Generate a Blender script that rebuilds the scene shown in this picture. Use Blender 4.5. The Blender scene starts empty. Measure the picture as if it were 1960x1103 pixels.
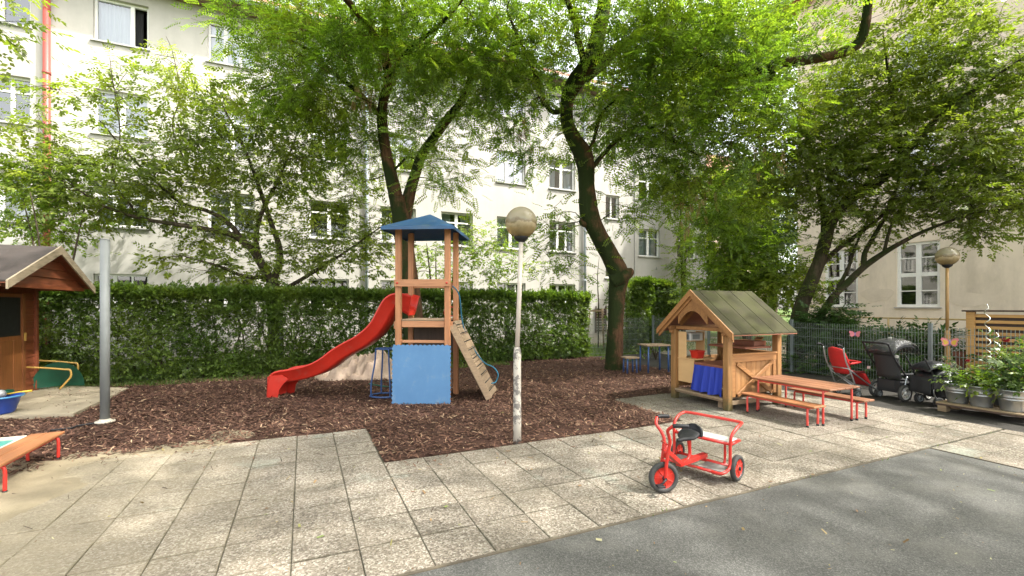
import bpy, math, random
import numpy as np
from mathutils import Vector, Matrix
R = math.radians
SC = bpy.context.scene
C = SC.collection
random.seed(7)
RNG = np.random.default_rng(11)

# ------------------------------------------------------------------ camera, world, sun, exposure
F, HZ, CX, EYE = 875.0, 585.0, 980.0, 1.58      # focal length (px at 1960 wide), horizon row, centre column, eye height
YAW = R(24.5); CA, SA = math.cos(YAW), math.sin(YAW)
cd = bpy.data.cameras.new('camera'); cam = bpy.data.objects.new('camera', cd); C.objects.link(cam)
cam.location = (0, 0, EYE); cam.rotation_euler = (R(90), 0, -YAW)
cd.sensor_width = 36; cd.lens = 36 * F / 1960; cd.shift_y = (HZ - 551.5) / 1960
cd.clip_start = .05; cd.clip_end = 600
SC.camera = cam
SUN_EL = 54.0; SUN_AZ = 128.0                    # azimuth from +Y towards +X
w = bpy.data.worlds.new('World'); SC.world = w; w.use_nodes = True
nt = w.node_tree; bg = nt.nodes['Background']; sky = nt.nodes.new('ShaderNodeTexSky')
sky.sky_type = 'NISHITA'; sky.sun_disc = False; sky.sun_elevation = R(SUN_EL); sky.sun_rotation = R(SUN_AZ)
sky.air_density = 1.0; sky.dust_density = 3.5; sky.ozone_density = .6
hsv = nt.nodes.new('ShaderNodeHueSaturation'); hsv.inputs['Saturation'].default_value = .30; nt.links.new(sky.outputs[0], hsv.inputs['Color']); wm = nt.nodes.new('ShaderNodeMix'); wm.data_type = 'RGBA'; wm.blend_type = 'MULTIPLY'; wm.inputs[0].default_value = 1; wm.inputs[7].default_value = (1.02, 1.0, .955, 1); nt.links.new(hsv.outputs[0], wm.inputs[6]); nt.links.new(wm.outputs[2], bg.inputs[0]); bg.inputs[1].default_value = .15
sd = bpy.data.lights.new('sun', 'SUN'); sun = bpy.data.objects.new('sun', sd); C.objects.link(sun)
sd.energy = 1.8; sd.angle = R(1.1); sd.color = (1, .97, .91)
sdir = Vector((math.sin(R(SUN_AZ)) * math.cos(R(SUN_EL)), math.cos(R(SUN_AZ)) * math.cos(R(SUN_EL)), math.sin(R(SUN_EL))))
sun.rotation_euler = (-sdir).to_track_quat('-Z', 'Y').to_euler()
SC.view_settings.view_transform = 'Standard'; SC.view_settings.look = 'None'
SC.view_settings.exposure = 2.4; SC.view_settings.gamma = 1
SC.render.engine = 'CYCLES'

# ------------------------------------------------------------------ placing helpers
def uv(X, Y): return (CA * X + SA * Y, -SA * X + CA * Y)
def at(px, py, Y):
    X = (px - CX) / F * Y; u, v = uv(X, Y); return Vector((u, v, EYE - (py - HZ) / F * Y))
def gr(px, py, z=0):
    Y = (EYE - z) * F / (py - HZ); p = at(px, py, Y); return Vector((p.x, p.y, z))
def depth_v(px, v):
    t = (px - CX) / F; return v / (CA - SA * t)
def depth_u(px, u):
    t = (px - CX) / F; return u / (CA * t + SA)

# ------------------------------------------------------------------ mesh builder
class MB:
    def __init__(s): s.v = []; s.f = []; s.sm = []
    def add(s, vs, fs, smooth=False):
        b = len(s.v); s.v += [tuple(p) for p in vs]; s.f += [tuple(i + b for i in f) for f in fs]; s.sm += [smooth] * len(fs); return s
    def box(s, x0, x1, y0, y1, z0, z1, M=None, bev=0.0):
        if bev <= 0:
            vs = [(x, y, z) for z in (z0, z1) for y in (y0, y1) for x in (x0, x1)]
            fs = [(0, 2, 3, 1), (4, 5, 7, 6), (0, 1, 5, 4), (2, 6, 7, 3), (0, 4, 6, 2), (1, 3, 7, 5)]
        else:
            b = min(bev, (x1 - x0) * .45, (y1 - y0) * .45, (z1 - z0) * .45)
            vs = []; fs = []; idx = {}
            xs, ys, zs = (x0, x1), (y0, y1), (z0, z1)
            for i in (0, 1):
                for j in (0, 1):
                    for k in (0, 1):
                        sx, sy, sz = (1, -1)[i], (1, -1)[j], (1, -1)[k]
                        for a in range(3):
                            p = [xs[i] + sx * b, ys[j] + sy * b, zs[k] + sz * b]
                            p[a] = (xs[i], ys[j], zs[k])[a]
                            idx[(i, j, k, a)] = len(vs); vs.append(tuple(p))
            c = ((0, 0), (1, 0), (1, 1), (0, 1))
            for i in (0, 1):
                q = [idx[(i, a, bb, 0)] for a, bb in c]; fs.append(tuple(q if i else q[::-1]))
                q = [idx[(a, i, bb, 1)] for a, bb in c]; fs.append(tuple(q[::-1] if i else q))
                q = [idx[(a, bb, i, 2)] for a, bb in c]; fs.append(tuple(q if i else q[::-1]))
            for i in (0, 1):
                for j in (0, 1):
                    fs.append((idx[(i, j, 0, 0)], idx[(i, j, 1, 0)], idx[(i, j, 1, 1)], idx[(i, j, 0, 1)]))
                    fs.append((idx[(i, 0, j, 0)], idx[(i, 1, j, 0)], idx[(i, 1, j, 2)], idx[(i, 0, j, 2)]))
                    fs.append((idx[(0, i, j, 1)], idx[(1, i, j, 1)], idx[(1, i, j, 2)], idx[(0, i, j, 2)]))
                    for k in (0, 1): fs.append((idx[(i, j, k, 0)], idx[(i, j, k, 1)], idx[(i, j, k, 2)]))
        if M is not None: vs = [tuple(M @ Vector(p)) for p in vs]
        return s.add(vs, fs)
    def beam(s, a, b, w, h, up=(0, 0, 1), bev=.004):
        a = Vector(a); b = Vector(b); d = b - a; L = d.length; x = d.normalized(); up = Vector(up)
        if abs(x.dot(up)) > .97: up = Vector((0, 1, 0))
        y = up.cross(x).normalized(); z = x.cross(y)
        M = Matrix((( x.x, y.x, z.x, a.x), (x.y, y.y, z.y, a.y), (x.z, y.z, z.z, a.z), (0, 0, 0, 1)))
        return s.box(0, L, -w / 2, w / 2, -h / 2, h / 2, M, bev)
    def tube(s, pts, r, n=10, closed=False, caps=True, wob=0.0, seed=0):
        pts = [Vector(p) for p in pts]; m = len(pts)
        rs = r if isinstance(r, (list, tuple)) else [r] * m
        T = []
        for i in range(m):
            if closed: t = pts[(i + 1) % m] - pts[i - 1]
            else: t = pts[min(i + 1, m - 1)] - pts[max(i - 1, 0)]
            T.append(t.normalized() if t.length > 1e-9 else Vector((0, 0, 1)))
        ref = Vector((0, 0, 1)) if abs(T[0].z) < .9 else Vector((1, 0, 0))
        N = ref - T[0] * ref.dot(T[0]); N.normalize()
        vs = []; rd = random.Random(seed); ph = [rd.uniform(0, 6.28) for _ in range(4)]
        for i in range(m):
            N = N - T[i] * N.dot(T[i]); N.normalize(); B = T[i].cross(N)
            for k in range(n):
                a = 2 * math.pi * k / n
                q = rs[i]
                if wob: q *= 1 + wob * (.5 * math.sin(3 * a + ph[0] + i * .25) + .35 * math.sin(5 * a + ph[1] - i * .33) + .4 * math.sin(2 * a + ph[2] + i * .5) + rd.uniform(-.3, .3))
                vs.append(pts[i] + (N * math.cos(a) + B * math.sin(a)) * q)
        fs = []
        for i in range(m if closed else m - 1):
            j = (i + 1) % m
            for k in range(n):
                k2 = (k + 1) % n; fs.append((i * n + k, i * n + k2, j * n + k2, j * n + k))
        s.add(vs, fs, True)
        if caps and not closed:
            b = len(s.v) - m * n
            s.f.append(tuple(b + k for k in range(n))[::-1]); s.f.append(tuple(b + (m - 1) * n + k for k in range(n))); s.sm += [False, False]
        return s
    def lathe(s, prof, n=24, c=(0, 0, 0), axis='z', smooth=True, M=None):
        vs = []; m = len(prof)
        for r, h in prof:
            for k in range(n):
                a = 2 * math.pi * k / n; x, y = r * math.cos(a), r * math.sin(a)
                p = {'z': (x, y, h), 'y': (x, h, y), 'x': (h, x, y)}[axis]
                p = Vector((p[0] + c[0], p[1] + c[1], p[2] + c[2]))
                vs.append(M @ p if M is not None else p)
        fs = [(i * n + k, i * n + (k + 1) % n, (i + 1) * n + (k + 1) % n, (i + 1) * n + k) for i in range(m - 1) for k in range(n)]
        return s.add(vs, fs, smooth)
    def poly(s, pts, thick=(0, 0, .01)):
        n = len(pts); t = Vector(thick); a = [Vector(p) for p in pts]; b = [p + t for p in a]
        s.add(a + b, [tuple(range(n))[::-1], tuple(range(n, 2 * n))] + [(i, (i + 1) % n, n + (i + 1) % n, n + i) for i in range(n)])
        return s
    def build(s, name, mat, parent=None, smooth=None):
        me = bpy.data.meshes.new(name); me.from_pydata(s.v, [], s.f)
        me.polygons.foreach_set('use_smooth', [smooth if smooth is not None else q for q in s.sm])
        me.materials.append(mat); me.update()
        o = bpy.data.objects.new(name, me); C.objects.link(o)
        if parent is not None: o.parent = parent
        return o
def npmesh(name, verts, faces, mat, parent=None, smooth=False):
    verts = np.ascontiguousarray(verts, dtype=np.float32); k = faces.shape[1]; nf = len(faces)
    me = bpy.data.meshes.new(name); me.vertices.add(len(verts)); me.vertices.foreach_set('co', verts.ravel())
    me.loops.add(nf * k); me.loops.foreach_set('vertex_index', np.ascontiguousarray(faces, dtype=np.int32).ravel())
    me.polygons.add(nf); me.polygons.foreach_set('loop_start', np.arange(0, nf * k, k, dtype=np.int32))
    me.polygons.foreach_set('loop_total', np.full(nf, k, dtype=np.int32))
    me.polygons.foreach_set('use_smooth', np.full(nf, smooth))
    me.materials.append(mat); me.update(calc_edges=True)
    o = bpy.data.objects.new(name, me); C.objects.link(o)
    if parent is not None: o.parent = parent
    return o
def tag(o, label=None, cat=None, group=None, kind=None):
    if label: o['label'] = label
    if cat: o['category'] = cat
    if group: o['group'] = group
    if kind: o['kind'] = kind
    return o
def thing(name, label, cat, loc=(0, 0, 0), rz=0, group=None):
    o = bpy.data.objects.new(name, None); C.objects.link(o); o.location = loc; o.rotation_euler = (0, 0, rz); o.empty_display_size = .1
    return tag(o, label, cat, group)
def camthing(name, label, cat, X, Y, rot=0, group=None, z=0):   # x axis parallel to the picture, y axis away from the camera
    u, v = uv(X, Y); return thing(name, label, cat, (u, v, z), -YAW + rot, group)
def dup(root, loc, rz, label, group=None):
    r = root.copy(); C.objects.link(r); r.location = loc; r.rotation_euler = (0, 0, rz); r['label'] = label
    if group: r['group'] = group
    for ch in list(root.children):
        c = ch.copy(); C.objects.link(c); c.parent = r
        for g in ch.children:
            d = g.copy(); C.objects.link(d); d.parent = c
    return r
def smooth_path(pts, sub=6):
    P = [Vector(p) for p in pts]; out = []
    for i in range(len(P) - 1):
        p0 = P[max(i - 1, 0)]; p1 = P[i]; p2 = P[i + 1]; p3 = P[min(i + 2, len(P) - 1)]
        for k in range(sub):
            t = k / sub; out.append(.5 * ((2 * p1) + (p2 - p0) * t + (2 * p0 - 5 * p1 + 4 * p2 - p3) * t * t + (3 * p1 - p0 - 3 * p2 + p3) * t ** 3))
    out.append(P[-1]); return out

# ------------------------------------------------------------------ materials
def new_mat(name):
    m = bpy.data.materials.new(name); m.use_nodes = True; n = m.node_tree.nodes; b = n['Principled BSDF']; return m, m.node_tree, n, b
def nd(t, typ, **kw):
    n = t.nodes.new(typ)
    for k, v in kw.items():
        if k in n.inputs: n.inputs[k].default_value = v
        else: setattr(n, k, v)
    return n
def coords(t, scale=(1, 1, 1)):
    tc = nd(t, 'ShaderNodeTexCoord'); mp = nd(t, 'ShaderNodeMapping'); mp.inputs['Scale'].default_value = scale
    t.links.new(tc.outputs['Object'], mp.inputs[0]); return mp.outputs[0]
def ramp(t, fac, stops):
    r = nd(t, 'ShaderNodeValToRGB'); e = r.color_ramp.elements
    while len(e) < len(stops): e.new(.5)
    for i, (p, c) in enumerate(stops): e[i].position = p; e[i].color = (*c, 1) if len(c) == 3 else c
    t.links.new(fac, r.inputs[0]); return r.outputs[0]
def mixc(t, fac, a, b, mode='MIX'):
    m = nd(t, 'ShaderNodeMix'); m.data_type = 'RGBA'; m.blend_type = mode
    for s_, i in ((fac, 0), (a, 6), (b, 7)):
        if hasattr(s_, 'links') or hasattr(s_, 'is_linked'): t.links.new(s_, m.inputs[i])
        elif i == 0: m.inputs[0].default_value = s_
        else: m.inputs[i].default_value = (*s_, 1)
    return m.outputs[2]
def noise(t, co, scale, detail=4, rough=.6):
    n = nd(t, 'ShaderNodeTexNoise'); n.inputs['Scale'].default_value = scale; n.inputs['Detail'].default_value = detail; n.inputs['Roughness'].default_value = rough
    t.links.new(co, n.inputs['Vector']); return n.outputs[0]
def bump(t, b, h, strength=.3, dist=.02):
    n = nd(t, 'ShaderNodeBump'); n.inputs['Strength'].default_value = strength; n.inputs['Distance'].default_value = dist
    t.links.new(h, n.inputs['Height']); t.links.new(n.outputs[0], b.inputs['Normal'])
def surf(name, c1, c2=None, rough=.6, scale=6, stretch=(1, 1, 1), bs=.2, bscale=None, metal=0, spec=.5, extra=None):
    m, t, n, b = new_mat(name); c2 = c2 or tuple(x * .75 for x in c1)
    co = coords(t, stretch); f = noise(t, co, scale, 6, .65)
    col = ramp(t, f, [(.3, c2), (.7, c1)])
    if extra: col = extra(t, co, col)
    t.links.new(col, b.inputs['Base Color'])
    f2 = noise(t, co, bscale or scale * 6, 5, .6); bump(t, b, f2, bs, .01)
    rr = nd(t, 'ShaderNodeMapRange'); rr.inputs[3].default_value = max(rough - .12, .03); rr.inputs[4].default_value = min(rough + .12, 1); t.links.new(f, rr.inputs[0]); t.links.new(rr.outputs[0], b.inputs['Roughness'])
    b.inputs['Metallic'].default_value = metal; b.inputs['Specular IOR Level'].default_value = spec
    return m
def patches(c, lo, hi, scale, vec=None):
    def f(t, co, col):
        k = noise(t, co, scale, 7, .7); k = ramp(t, k, [(lo, (0, 0, 0)), (hi, (1, 1, 1))]); return mixc(t, k, col, c)
    return f
def wood(name, c1, c2, axis='x', rough=.6, moss=None, weather=None):
    st = {'x': (1, 14, 14), 'y': (14, 1, 14), 'z': (14, 14, 1)}[axis]
    m, t, n, b = new_mat(name); co = coords(t, st); f = noise(t, co, 2.2, 8, .7)
    f2 = noise(t, coords(t), 1.7, 3); col = ramp(t, f, [(.28, c2), (.52, c1), (.75, tuple(min(1, x * 1.15) for x in c1))])
    col = mixc(t, ramp(t, f2, [(.35, (0, 0, 0)), (.75, (.5, .5, .5))]), col, weather or c2)
    if moss:
        k = noise(t, coords(t), 3.5, 8, .7); col = mixc(t, ramp(t, k, [(.35, (0, 0, 0)), (.62, (.95, .95, .95))]), col, moss)
    ri = nd(t, 'ShaderNodeNewGeometry'); hs = nd(t, 'ShaderNodeHueSaturation'); mr = nd(t, 'ShaderNodeMapRange'); mr.inputs[3].default_value = .85; mr.inputs[4].default_value = 1.12
    t.links.new(ri.outputs['Random Per Island'], mr.inputs[0]); t.links.new(mr.outputs[0], hs.inputs['Value']); t.links.new(col, hs.inputs['Color'])
    t.links.new(hs.outputs[0], b.inputs['Base Color']); b.inputs['Roughness'].default_value = rough; bump(t, b, f, .35, .006); return m
def leafmat(name, c, dark, yellow, transl=.45, rough=.42, clump=1.1):
    m, t, n, b = new_mat(name); co = coords(t)
    g = nd(t, 'ShaderNodeNewGeometry'); k = noise(t, co, clump, 3, .6)
    col = ramp(t, k, [(.3, dark), (.5, c), (.72, yellow)])
    hs = nd(t, 'ShaderNodeHueSaturation'); mr = nd(t, 'ShaderNodeMapRange'); mr.inputs[3].default_value = .62; mr.inputs[4].default_value = 1.4
    t.links.new(g.outputs['Random Per Island'], mr.inputs[0]); t.links.new(mr.outputs[0], hs.inputs['Value']); t.links.new(col, hs.inputs['Color'])
    t.links.new(hs.outputs[0], b.inputs['Base Color']); b.inputs['Roughness'].default_value = rough; b.inputs['Specular IOR Level'].default_value = .45
    tr = nd(t, 'ShaderNodeBsdfTranslucent'); tc = mixc(t, 1.0, hs.outputs[0], (1.5, 1.65, .5), 'MULTIPLY'); t.links.new(tc, tr.inputs[0])
    mx = nd(t, 'ShaderNodeMixShader'); mx.inputs[0].default_value = transl
    t.links.new(b.outputs[0], mx.inputs[1]); t.links.new(tr.outputs[0], mx.inputs[2]); t.links.new(mx.outputs[0], n['Material Output'].inputs[0]); return m
def bark(name, c1, c2, moss=(.035, .05, .012), mossamt=.5):
    m, t, n, b = new_mat(name); co = coords(t, (9, 9, 1.6)); f = noise(t, co, 2.0, 9, .75)
    col = ramp(t, f, [(.32, c2), (.6, c1)]); k = noise(t, coords(t), 1.6, 6, .7)
    g = nd(t, 'ShaderNodeNewGeometry'); sx = nd(t, 'ShaderNodeSeparateXYZ'); t.links.new(g.outputs['Normal'], sx.inputs[0])
    ad = nd(t, 'ShaderNodeMath', operation='MULTIPLY_ADD'); t.links.new(sx.outputs[0], ad.inputs[0]); ad.inputs[1].default_value = -.16; t.links.new(k, ad.inputs[2])
    col = mixc(t, ramp(t, ad.outputs[0], [(.62 - .25 * mossamt, (0, 0, 0)), (.78 - .25 * mossamt, (1, 1, 1))]), col, moss)
    t.links.new(col, b.inputs['Base Color']); b.inputs['Roughness'].default_value = .9; b.inputs['Specular IOR Level'].default_value = .2; bump(t, b, f, .9, .05); return m
def glass_mat(name, tint=(.8, .85, .85), amt=.65):
    m, t, n, b = new_mat(name); tr = nd(t, 'ShaderNodeBsdfTransparent'); tr.inputs[0].default_value = (*tint, 1)
    gl = nd(t, 'ShaderNodeBsdfGlossy'); gl.inputs['Roughness'].default_value = .03; mx = nd(t, 'ShaderNodeMixShader')
    lw = nd(t, 'ShaderNodeFresnel'); lw.inputs[0].default_value = 1.5; mr = nd(t, 'ShaderNodeMapRange'); mr.inputs[3].default_value = 1 - amt - .15; mr.inputs[4].default_value = 1
    t.links.new(lw.outputs[0], mr.inputs[0]); t.links.new(mr.outputs[0], mx.inputs[0]); t.links.new(tr.outputs[0], mx.inputs[1]); t.links.new(gl.outputs[0], mx.inputs[2])
    t.links.new(mx.outputs[0], n['Material Output'].inputs[0]); n.remove(b); return m

M = {}
def stucco_extra(stain, lo, hi):
    def f(t, co, col):
        k = noise(t, coords(t, (.5, .5, .22)), 1.6, 8, .72); col = mixc(t, ramp(t, k, [(lo, (0, 0, 0)), (hi, (.75, .75, .75))]), col, stain)
        k2 = noise(t, coords(t, (2.5, 2.5, .12)), 1.0, 5, .6); return mixc(t, ramp(t, k2, [(.5, (0, 0, 0)), (.8, (.35, .35, .35))]), col, stain)
    return f
M['cream'] = surf('cream_stucco', (.45, .43, .39), (.40, .38, .34), .92, 1.2, bs=.25, bscale=60, spec=.2, extra=stucco_extra((.31, .295, .265), .46, .76))
M['beige'] = surf('beige_stucco', (.74, .64, .51), (.65, .56, .44), .95, 1.0, bs=.4, bscale=40, spec=.2, extra=stucco_extra((.42, .36, .28), .48, .75))
M['patch'] = surf('render_patch', (.66, .57, .45), (.56, .48, .375), .95, 2.5, bs=.5); M['plinth'] = surf('plinth_render', (.40, .37, .32), (.27, .25, .21), .95, 2, bs=.4, spec=.2)
M['pinkwall'] = surf('pink_stucco', (.50, .38, .30), None, .95, 1)
M['bluewall'] = surf('pale_blue_panel', (.55, .62, .72), None, .8, 1)
M['whiteframe'] = surf('white_window_paint', (.78, .77, .73), (.68, .67, .62), .45, 8, bs=.05)
M['glass'] = glass_mat('window_glass'); M['darkroom'] = surf('dark_room', (.035, .035, .035), None, 1)
M['curtain'] = surf('white_curtain', (.62, .65, .68), (.42, .45, .5), .95, 3, (6, 6, .3)); M['curtainbrown'] = surf('brown_curtain', (.30, .2, .13), (.2, .13, .08), .95, 3, (6, 6, .3))
M['sill'] = surf('grey_sill', (.42, .41, .38), None, .6)
M['redpipe'] = surf('red_drainpipe', (.30, .06, .045), (.24, .048, .038), .5, 3, bs=.05); M['greypipe'] = surf('grey_drainpipe', (.36, .39, .42), None, .45, 3, bs=.05)
M['rooftile'] = surf('roof_tile', (.30, .12, .07), (.17, .07, .05), .85, 8, bs=.6, bscale=20); M['soffit'] = wood('soffit_wood', (.20, .13, .08), (.12, .08, .05), 'x')
M['leafA'] = leafmat('locust_leaf', (.155, .225, .036), (.09, .155, .03), (.27, .30, .045), .58, clump=.7)
M['leafB'] = leafmat('locust_leaf_deep', (.14, .205, .034), (.08, .14, .028), (.25, .285, .042), .58, clump=.8)
M['leafC'] = leafmat('broad_leaf', (.155, .195, .040), (.095, .135, .032), (.24, .26, .05), .55, .36, clump=.9)
M['leafD'] = leafmat('broad_leaf_dark', (.15, .19, .040), (.09, .13, .031), (.23, .255, .05), .56, .34, clump=.8)
M['leafY'] = leafmat('yellow_leaf', (.17, .24, .035), (.10, .18, .03), (.30, .33, .05), .5, clump=1.4)
M['leafH'] = leafmat('hedge_leaf', (.10, .155, .03), (.062, .11, .022), (.15, .20, .038), .44, .4, clump=1.3)
M['podleaf'] = leafmat('seed_pod', (.24, .15, .07), (.15, .085, .04), (.32, .22, .10), .4); M['leafS'] = leafmat('shrub_leaf', (.05, .10, .025), (.028, .065, .018), (.085, .14, .03), .35, .35, clump=2)
M['leafP'] = leafmat('pot_leaf', (.09, .14, .03), (.04, .08, .02), (.20, .23, .04), .42, .4, clump=4)
M['bark'] = bark('locust_bark', (.14, .07, .036), (.03, .017, .010), (.022, .032, .008), .75); M['bark2'] = bark('grey_bark', (.10, .075, .05), (.03, .023, .016), (.035, .045, .014), .3)
M['redplastic'] = surf('red_plastic', (.56, .030, .016), (.44, .024, .014), .36, 3, bs=.05, spec=.5, extra=patches((.40, .07, .05), .56, .74, 7))
M['redpaint'] = surf('red_paint', (.54, .026, .018), (.43, .022, .015), .34, 6, bs=.05, extra=patches((.26, .075, .05), .57, .68, 20))
M['redpale'] = surf('faded_red_paint', (.62, .07, .05), (.50, .05, .04), .42, 6, bs=.06, extra=patches((.34, .12, .08), .62, .7, 16))
M['twood'] = wood('tower_wood', (.45, .20, .09), (.28, .12, .052), 'z'); M['twoodx'] = wood('tower_rail_wood', (.46, .215, .105), (.30, .135, .062), 'x')
M['greywood'] = wood('weathered_wood', (.30, .21, .13), (.17, .12, .08), 'x', .85); M['darkwood'] = wood('dark_board', (.075, .045, .03), (.04, .025, .018), 'z')
M['bluepaint'] = surf('blue_roof', (.022, .085, .19), (.02, .065, .15), .5, 3, bs=.1, extra=patches((.07, .11, .15), .52, .75, 5))
M['bluemat'] = surf('blue_foam', (.10, .23, .42), (.075, .18, .34), .75, 1.5, bs=.15, bscale=90, extra=patches((.17, .25, .33), .55, .78, 6)); M['bluetube'] = surf('blue_tube', (.03, .08, .22), None, .4)
M['black'] = surf('black_plastic', (.016, .016, .018), None, .55, 10, spec=.3); M['rubber'] = surf('rubber', (.05, .048, .044), (.03, .03, .028), .75, 14)
M['hwood'] = wood('house_wood', (.32, .155, .052), (.19, .09, .03), 'z', .6, weather=(.20, .12, .06)); M['hwoodx'] = wood('house_wood_long', (.33, .155, .052), (.19, .085, .028), 'x', .6)
M['roofpad'] = None; M['postwood'] = wood('post_wood', (.31, .155, .052), (.16, .085, .03), 'z', .65, moss=None)
M['roofmoss'] = wood('mossy_board', (.036, .029, .013), (.013, .011, .006), 'y', .95, moss=(.036, .037, .007))
M['ply'] = surf('pale_plywood', (.66, .42, .20), (.60, .37, .17), .5, 2, (1, 1, 6), bs=.03); M['counter'] = wood('brown_counter', (.25, .09, .05), (.17, .06, .035), 'x', .5)
M['bluecloth'] = surf('blue_cloth', (.018, .045, .38), (.014, .035, .30), .7, 4, bs=.1); M['white'] = surf('white_plastic', (.58, .57, .53), None, .4); M['greyscreen'] = surf('grey_screen', (.22, .24, .24), None, .3)
M['benchwood'] = wood('bench_wood', (.31, .125, .05), (.19, .078, .032), 'y', .5); M['benchwood2'] = wood('table_wood', (.22, .095, .045), (.13, .055, .028), 'y', .55)
M['shed'] = wood('shed_wood', (.20, .052, .018), (.11, .028, .011), 'y', .55); M['sheddoor'] = wood('shed_door', (.25, .09, .026), (.16, .052, .018), 'z', .5)
M['felt'] = surf('roof_felt', (.055, .042, .035), (.035, .027, .023), .95, 4, bs=.4, bscale=120); M['barge'] = wood('bargeboard', (.33, .265, .18), (.18, .14, .09), 'y', .8)
M['galv'] = surf('galvanised', (.45, .47, .48), (.34, .36, .37), .38, 5, metal=.85, bs=.05); M['polegrey'] = surf('grey_pole', (.19, .20, .195), (.15, .16, .155), .6, 4, (1, 1, .3), metal=.1, bs=.04)
M['lamppaint'] = surf('peeling_paint', (.52, .475, .41), (.44, .40, .34), .6, 5, bs=.3, extra=patches((.17, .155, .14), .50, .54, 8)); M['lampthin'] = surf('pole_cream', (.54, .475, .41), (.47, .41, .35), .5, 3, bs=.1)
M['lampbrown'] = surf('ochre_pole', (.36, .22, .08), (.28, .16, .06), .5, 4)
M['ochre'] = surf('ochre_tube', (.50, .30, .07), None, .4); M['green'] = surf('green_plastic', (.006, .075, .042), None, .35); M['teal'] = surf('teal_plastic', (.05, .24, .20), (.04, .18, .15), .5); M['bluebasin'] = surf('blue_basin', (.02, .07, .42), None, .35)
M['lightblue'] = surf('light_blue', (.08, .28, .55), None, .4); M['cream2'] = surf('cream_rim', (.58, .52, .42), None, .6); M['mag'] = surf('magenta_plastic', (.35, .02, .12), None, .4); M['yellow'] = surf('yellow_plastic', (.7, .45, .05), None, .4)
M['concrete'] = surf('concrete', (.34, .29, .20), (.26, .215, .15), .9, 1.8, bs=.3, bscale=30, extra=patches((.24, .20, .14), .58, .78, 2.2))
M['tarp'] = surf('beige_tarp', (.42, .31, .23), (.24, .165, .115), .6, 4, bs=1.0, bscale=5, extra=patches((.35, .09, .07), .69, .74, 2.0))
M['silver'] = surf('silver_spiral', (.75, .75, .72), None, .25, metal=.9); M['fabric'] = surf('black_fabric', (.022, .023, .025), (.015, .015, .017), .85, 8); M['vinyl'] = surf('black_vinyl', (.014, .015, .018), (.009, .009, .011), .38, 5, bs=.9, bscale=9); M['fabricgrey'] = surf('grey_fabric', (.035, .035, .035), None, .9, 8)
M['redfabric'] = surf('red_fabric', (.58, .02, .02), (.42, .015, .015), .75, 6); M['darkred'] = surf('dark_red_fabric', (.16, .01, .01), None, .8); M['palletwood'] = wood('pallet_wood', (.30, .22, .13), (.17, .12, .07), 'y', .85)
M['slatwood'] = wood('larch_slat', (.52, .29, .10), (.36, .19, .06), 'y', .6); M['rail'] = surf('yellow_rail', (.46, .34, .14), None, .5); M['wire'] = surf('fence_wire', (.24, .28, .25), None, .5, metal=.3); M['post'] = surf('fence_post', (.20, .23, .23), None, .5, metal=.4)
M['terracotta'] = surf('terracotta', (.22, .08, .05), None, .85); M['soil'] = surf('soil', (.05, .035, .022), None, 1, 12, bs=.6)
M['rope'] = surf('blue_rope', (.02, .14, .22), None, .8); M['redrose'] = surf('red_rose', (.30, .01, .015), None, .6); M['orange'] = surf('orange_paper', (.80, .32, .10), None, .6); M['pink'] = surf('pink_paper', (.72, .22, .25), None, .6); M['violet'] = surf('violet_paper', (.28, .22, .5), None, .6)
t = M['postwood'].node_tree; b = t.nodes['Principled BSDF']; old = b.inputs['Base Color'].links[0].from_socket; sp0 = nd(t, 'ShaderNodeSeparateXYZ'); t.links.new(coords(t), sp0.inputs[0])
zz = nd(t, 'ShaderNodeMath', operation='MULTIPLY_ADD'); t.links.new(noise(t, coords(t), 14, 6, .7), zz.inputs[0]); zz.inputs[1].default_value = .45; t.links.new(sp0.outputs[2], zz.inputs[2])
t.links.new(mixc(t, ramp(t, zz.outputs[0], [(.28, (.9, .9, .9)), (.48, (0, 0, 0))]), old, (.06, .058, .02)), b.inputs['Base Color'])   # algae on the post feet
# smoky lamp globe
m, t, n, b = new_mat('smoky_globe'); co = coords(t); k = noise(t, co, 7, 6, .65); sp = nd(t, 'ShaderNodeSeparateXYZ'); t.links.new(coords(t), sp.inputs[0])
wv = nd(t, 'ShaderNodeMath', operation='MULTIPLY_ADD'); t.links.new(k, wv.inputs[0]); wv.inputs[1].default_value = .16; t.links.new(sp.outputs[2], wv.inputs[2])
mr = nd(t, 'ShaderNodeMapRange'); mr.inputs[1].default_value = -.12; mr.inputs[2].default_value = .24; t.links.new(wv.outputs[0], mr.inputs[0])
col = ramp(t, mr.outputs[0], [(0, (.15, .11, .06)), (.3, (.32, .25, .14)), (.47, (.56, .47, .32)), (.53, (.26, .20, .12)), (.66, (.42, .38, .28)), (1, (.34, .31, .235))])
t.links.new(col, b.inputs['Base Color']); b.inputs['Roughness'].default_value = .14; b.inputs['Coat Weight'].default_value = .4
tl = nd(t, 'ShaderNodeBsdfTranslucent'); t.links.new(col, tl.inputs[0]); tp = nd(t, 'ShaderNodeBsdfTransparent'); tp.inputs[0].default_value = (.8, .68, .45, 1)
m1 = nd(t, 'ShaderNodeMixShader'); m1.inputs[0].default_value = .35; t.links.new(b.outputs[0], m1.inputs[1]); t.links.new(tl.outputs[0], m1.inputs[2])
m2 = nd(t, 'ShaderNodeMixShader'); m2.inputs[0].default_value = .28; t.links.new(m1.outputs[0], m2.inputs[1]); t.links.new(tp.outputs[0], m2.inputs[2]); t.links.new(m2.outputs[0], n['Material Output'].inputs[0]); M['globe'] = m
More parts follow.
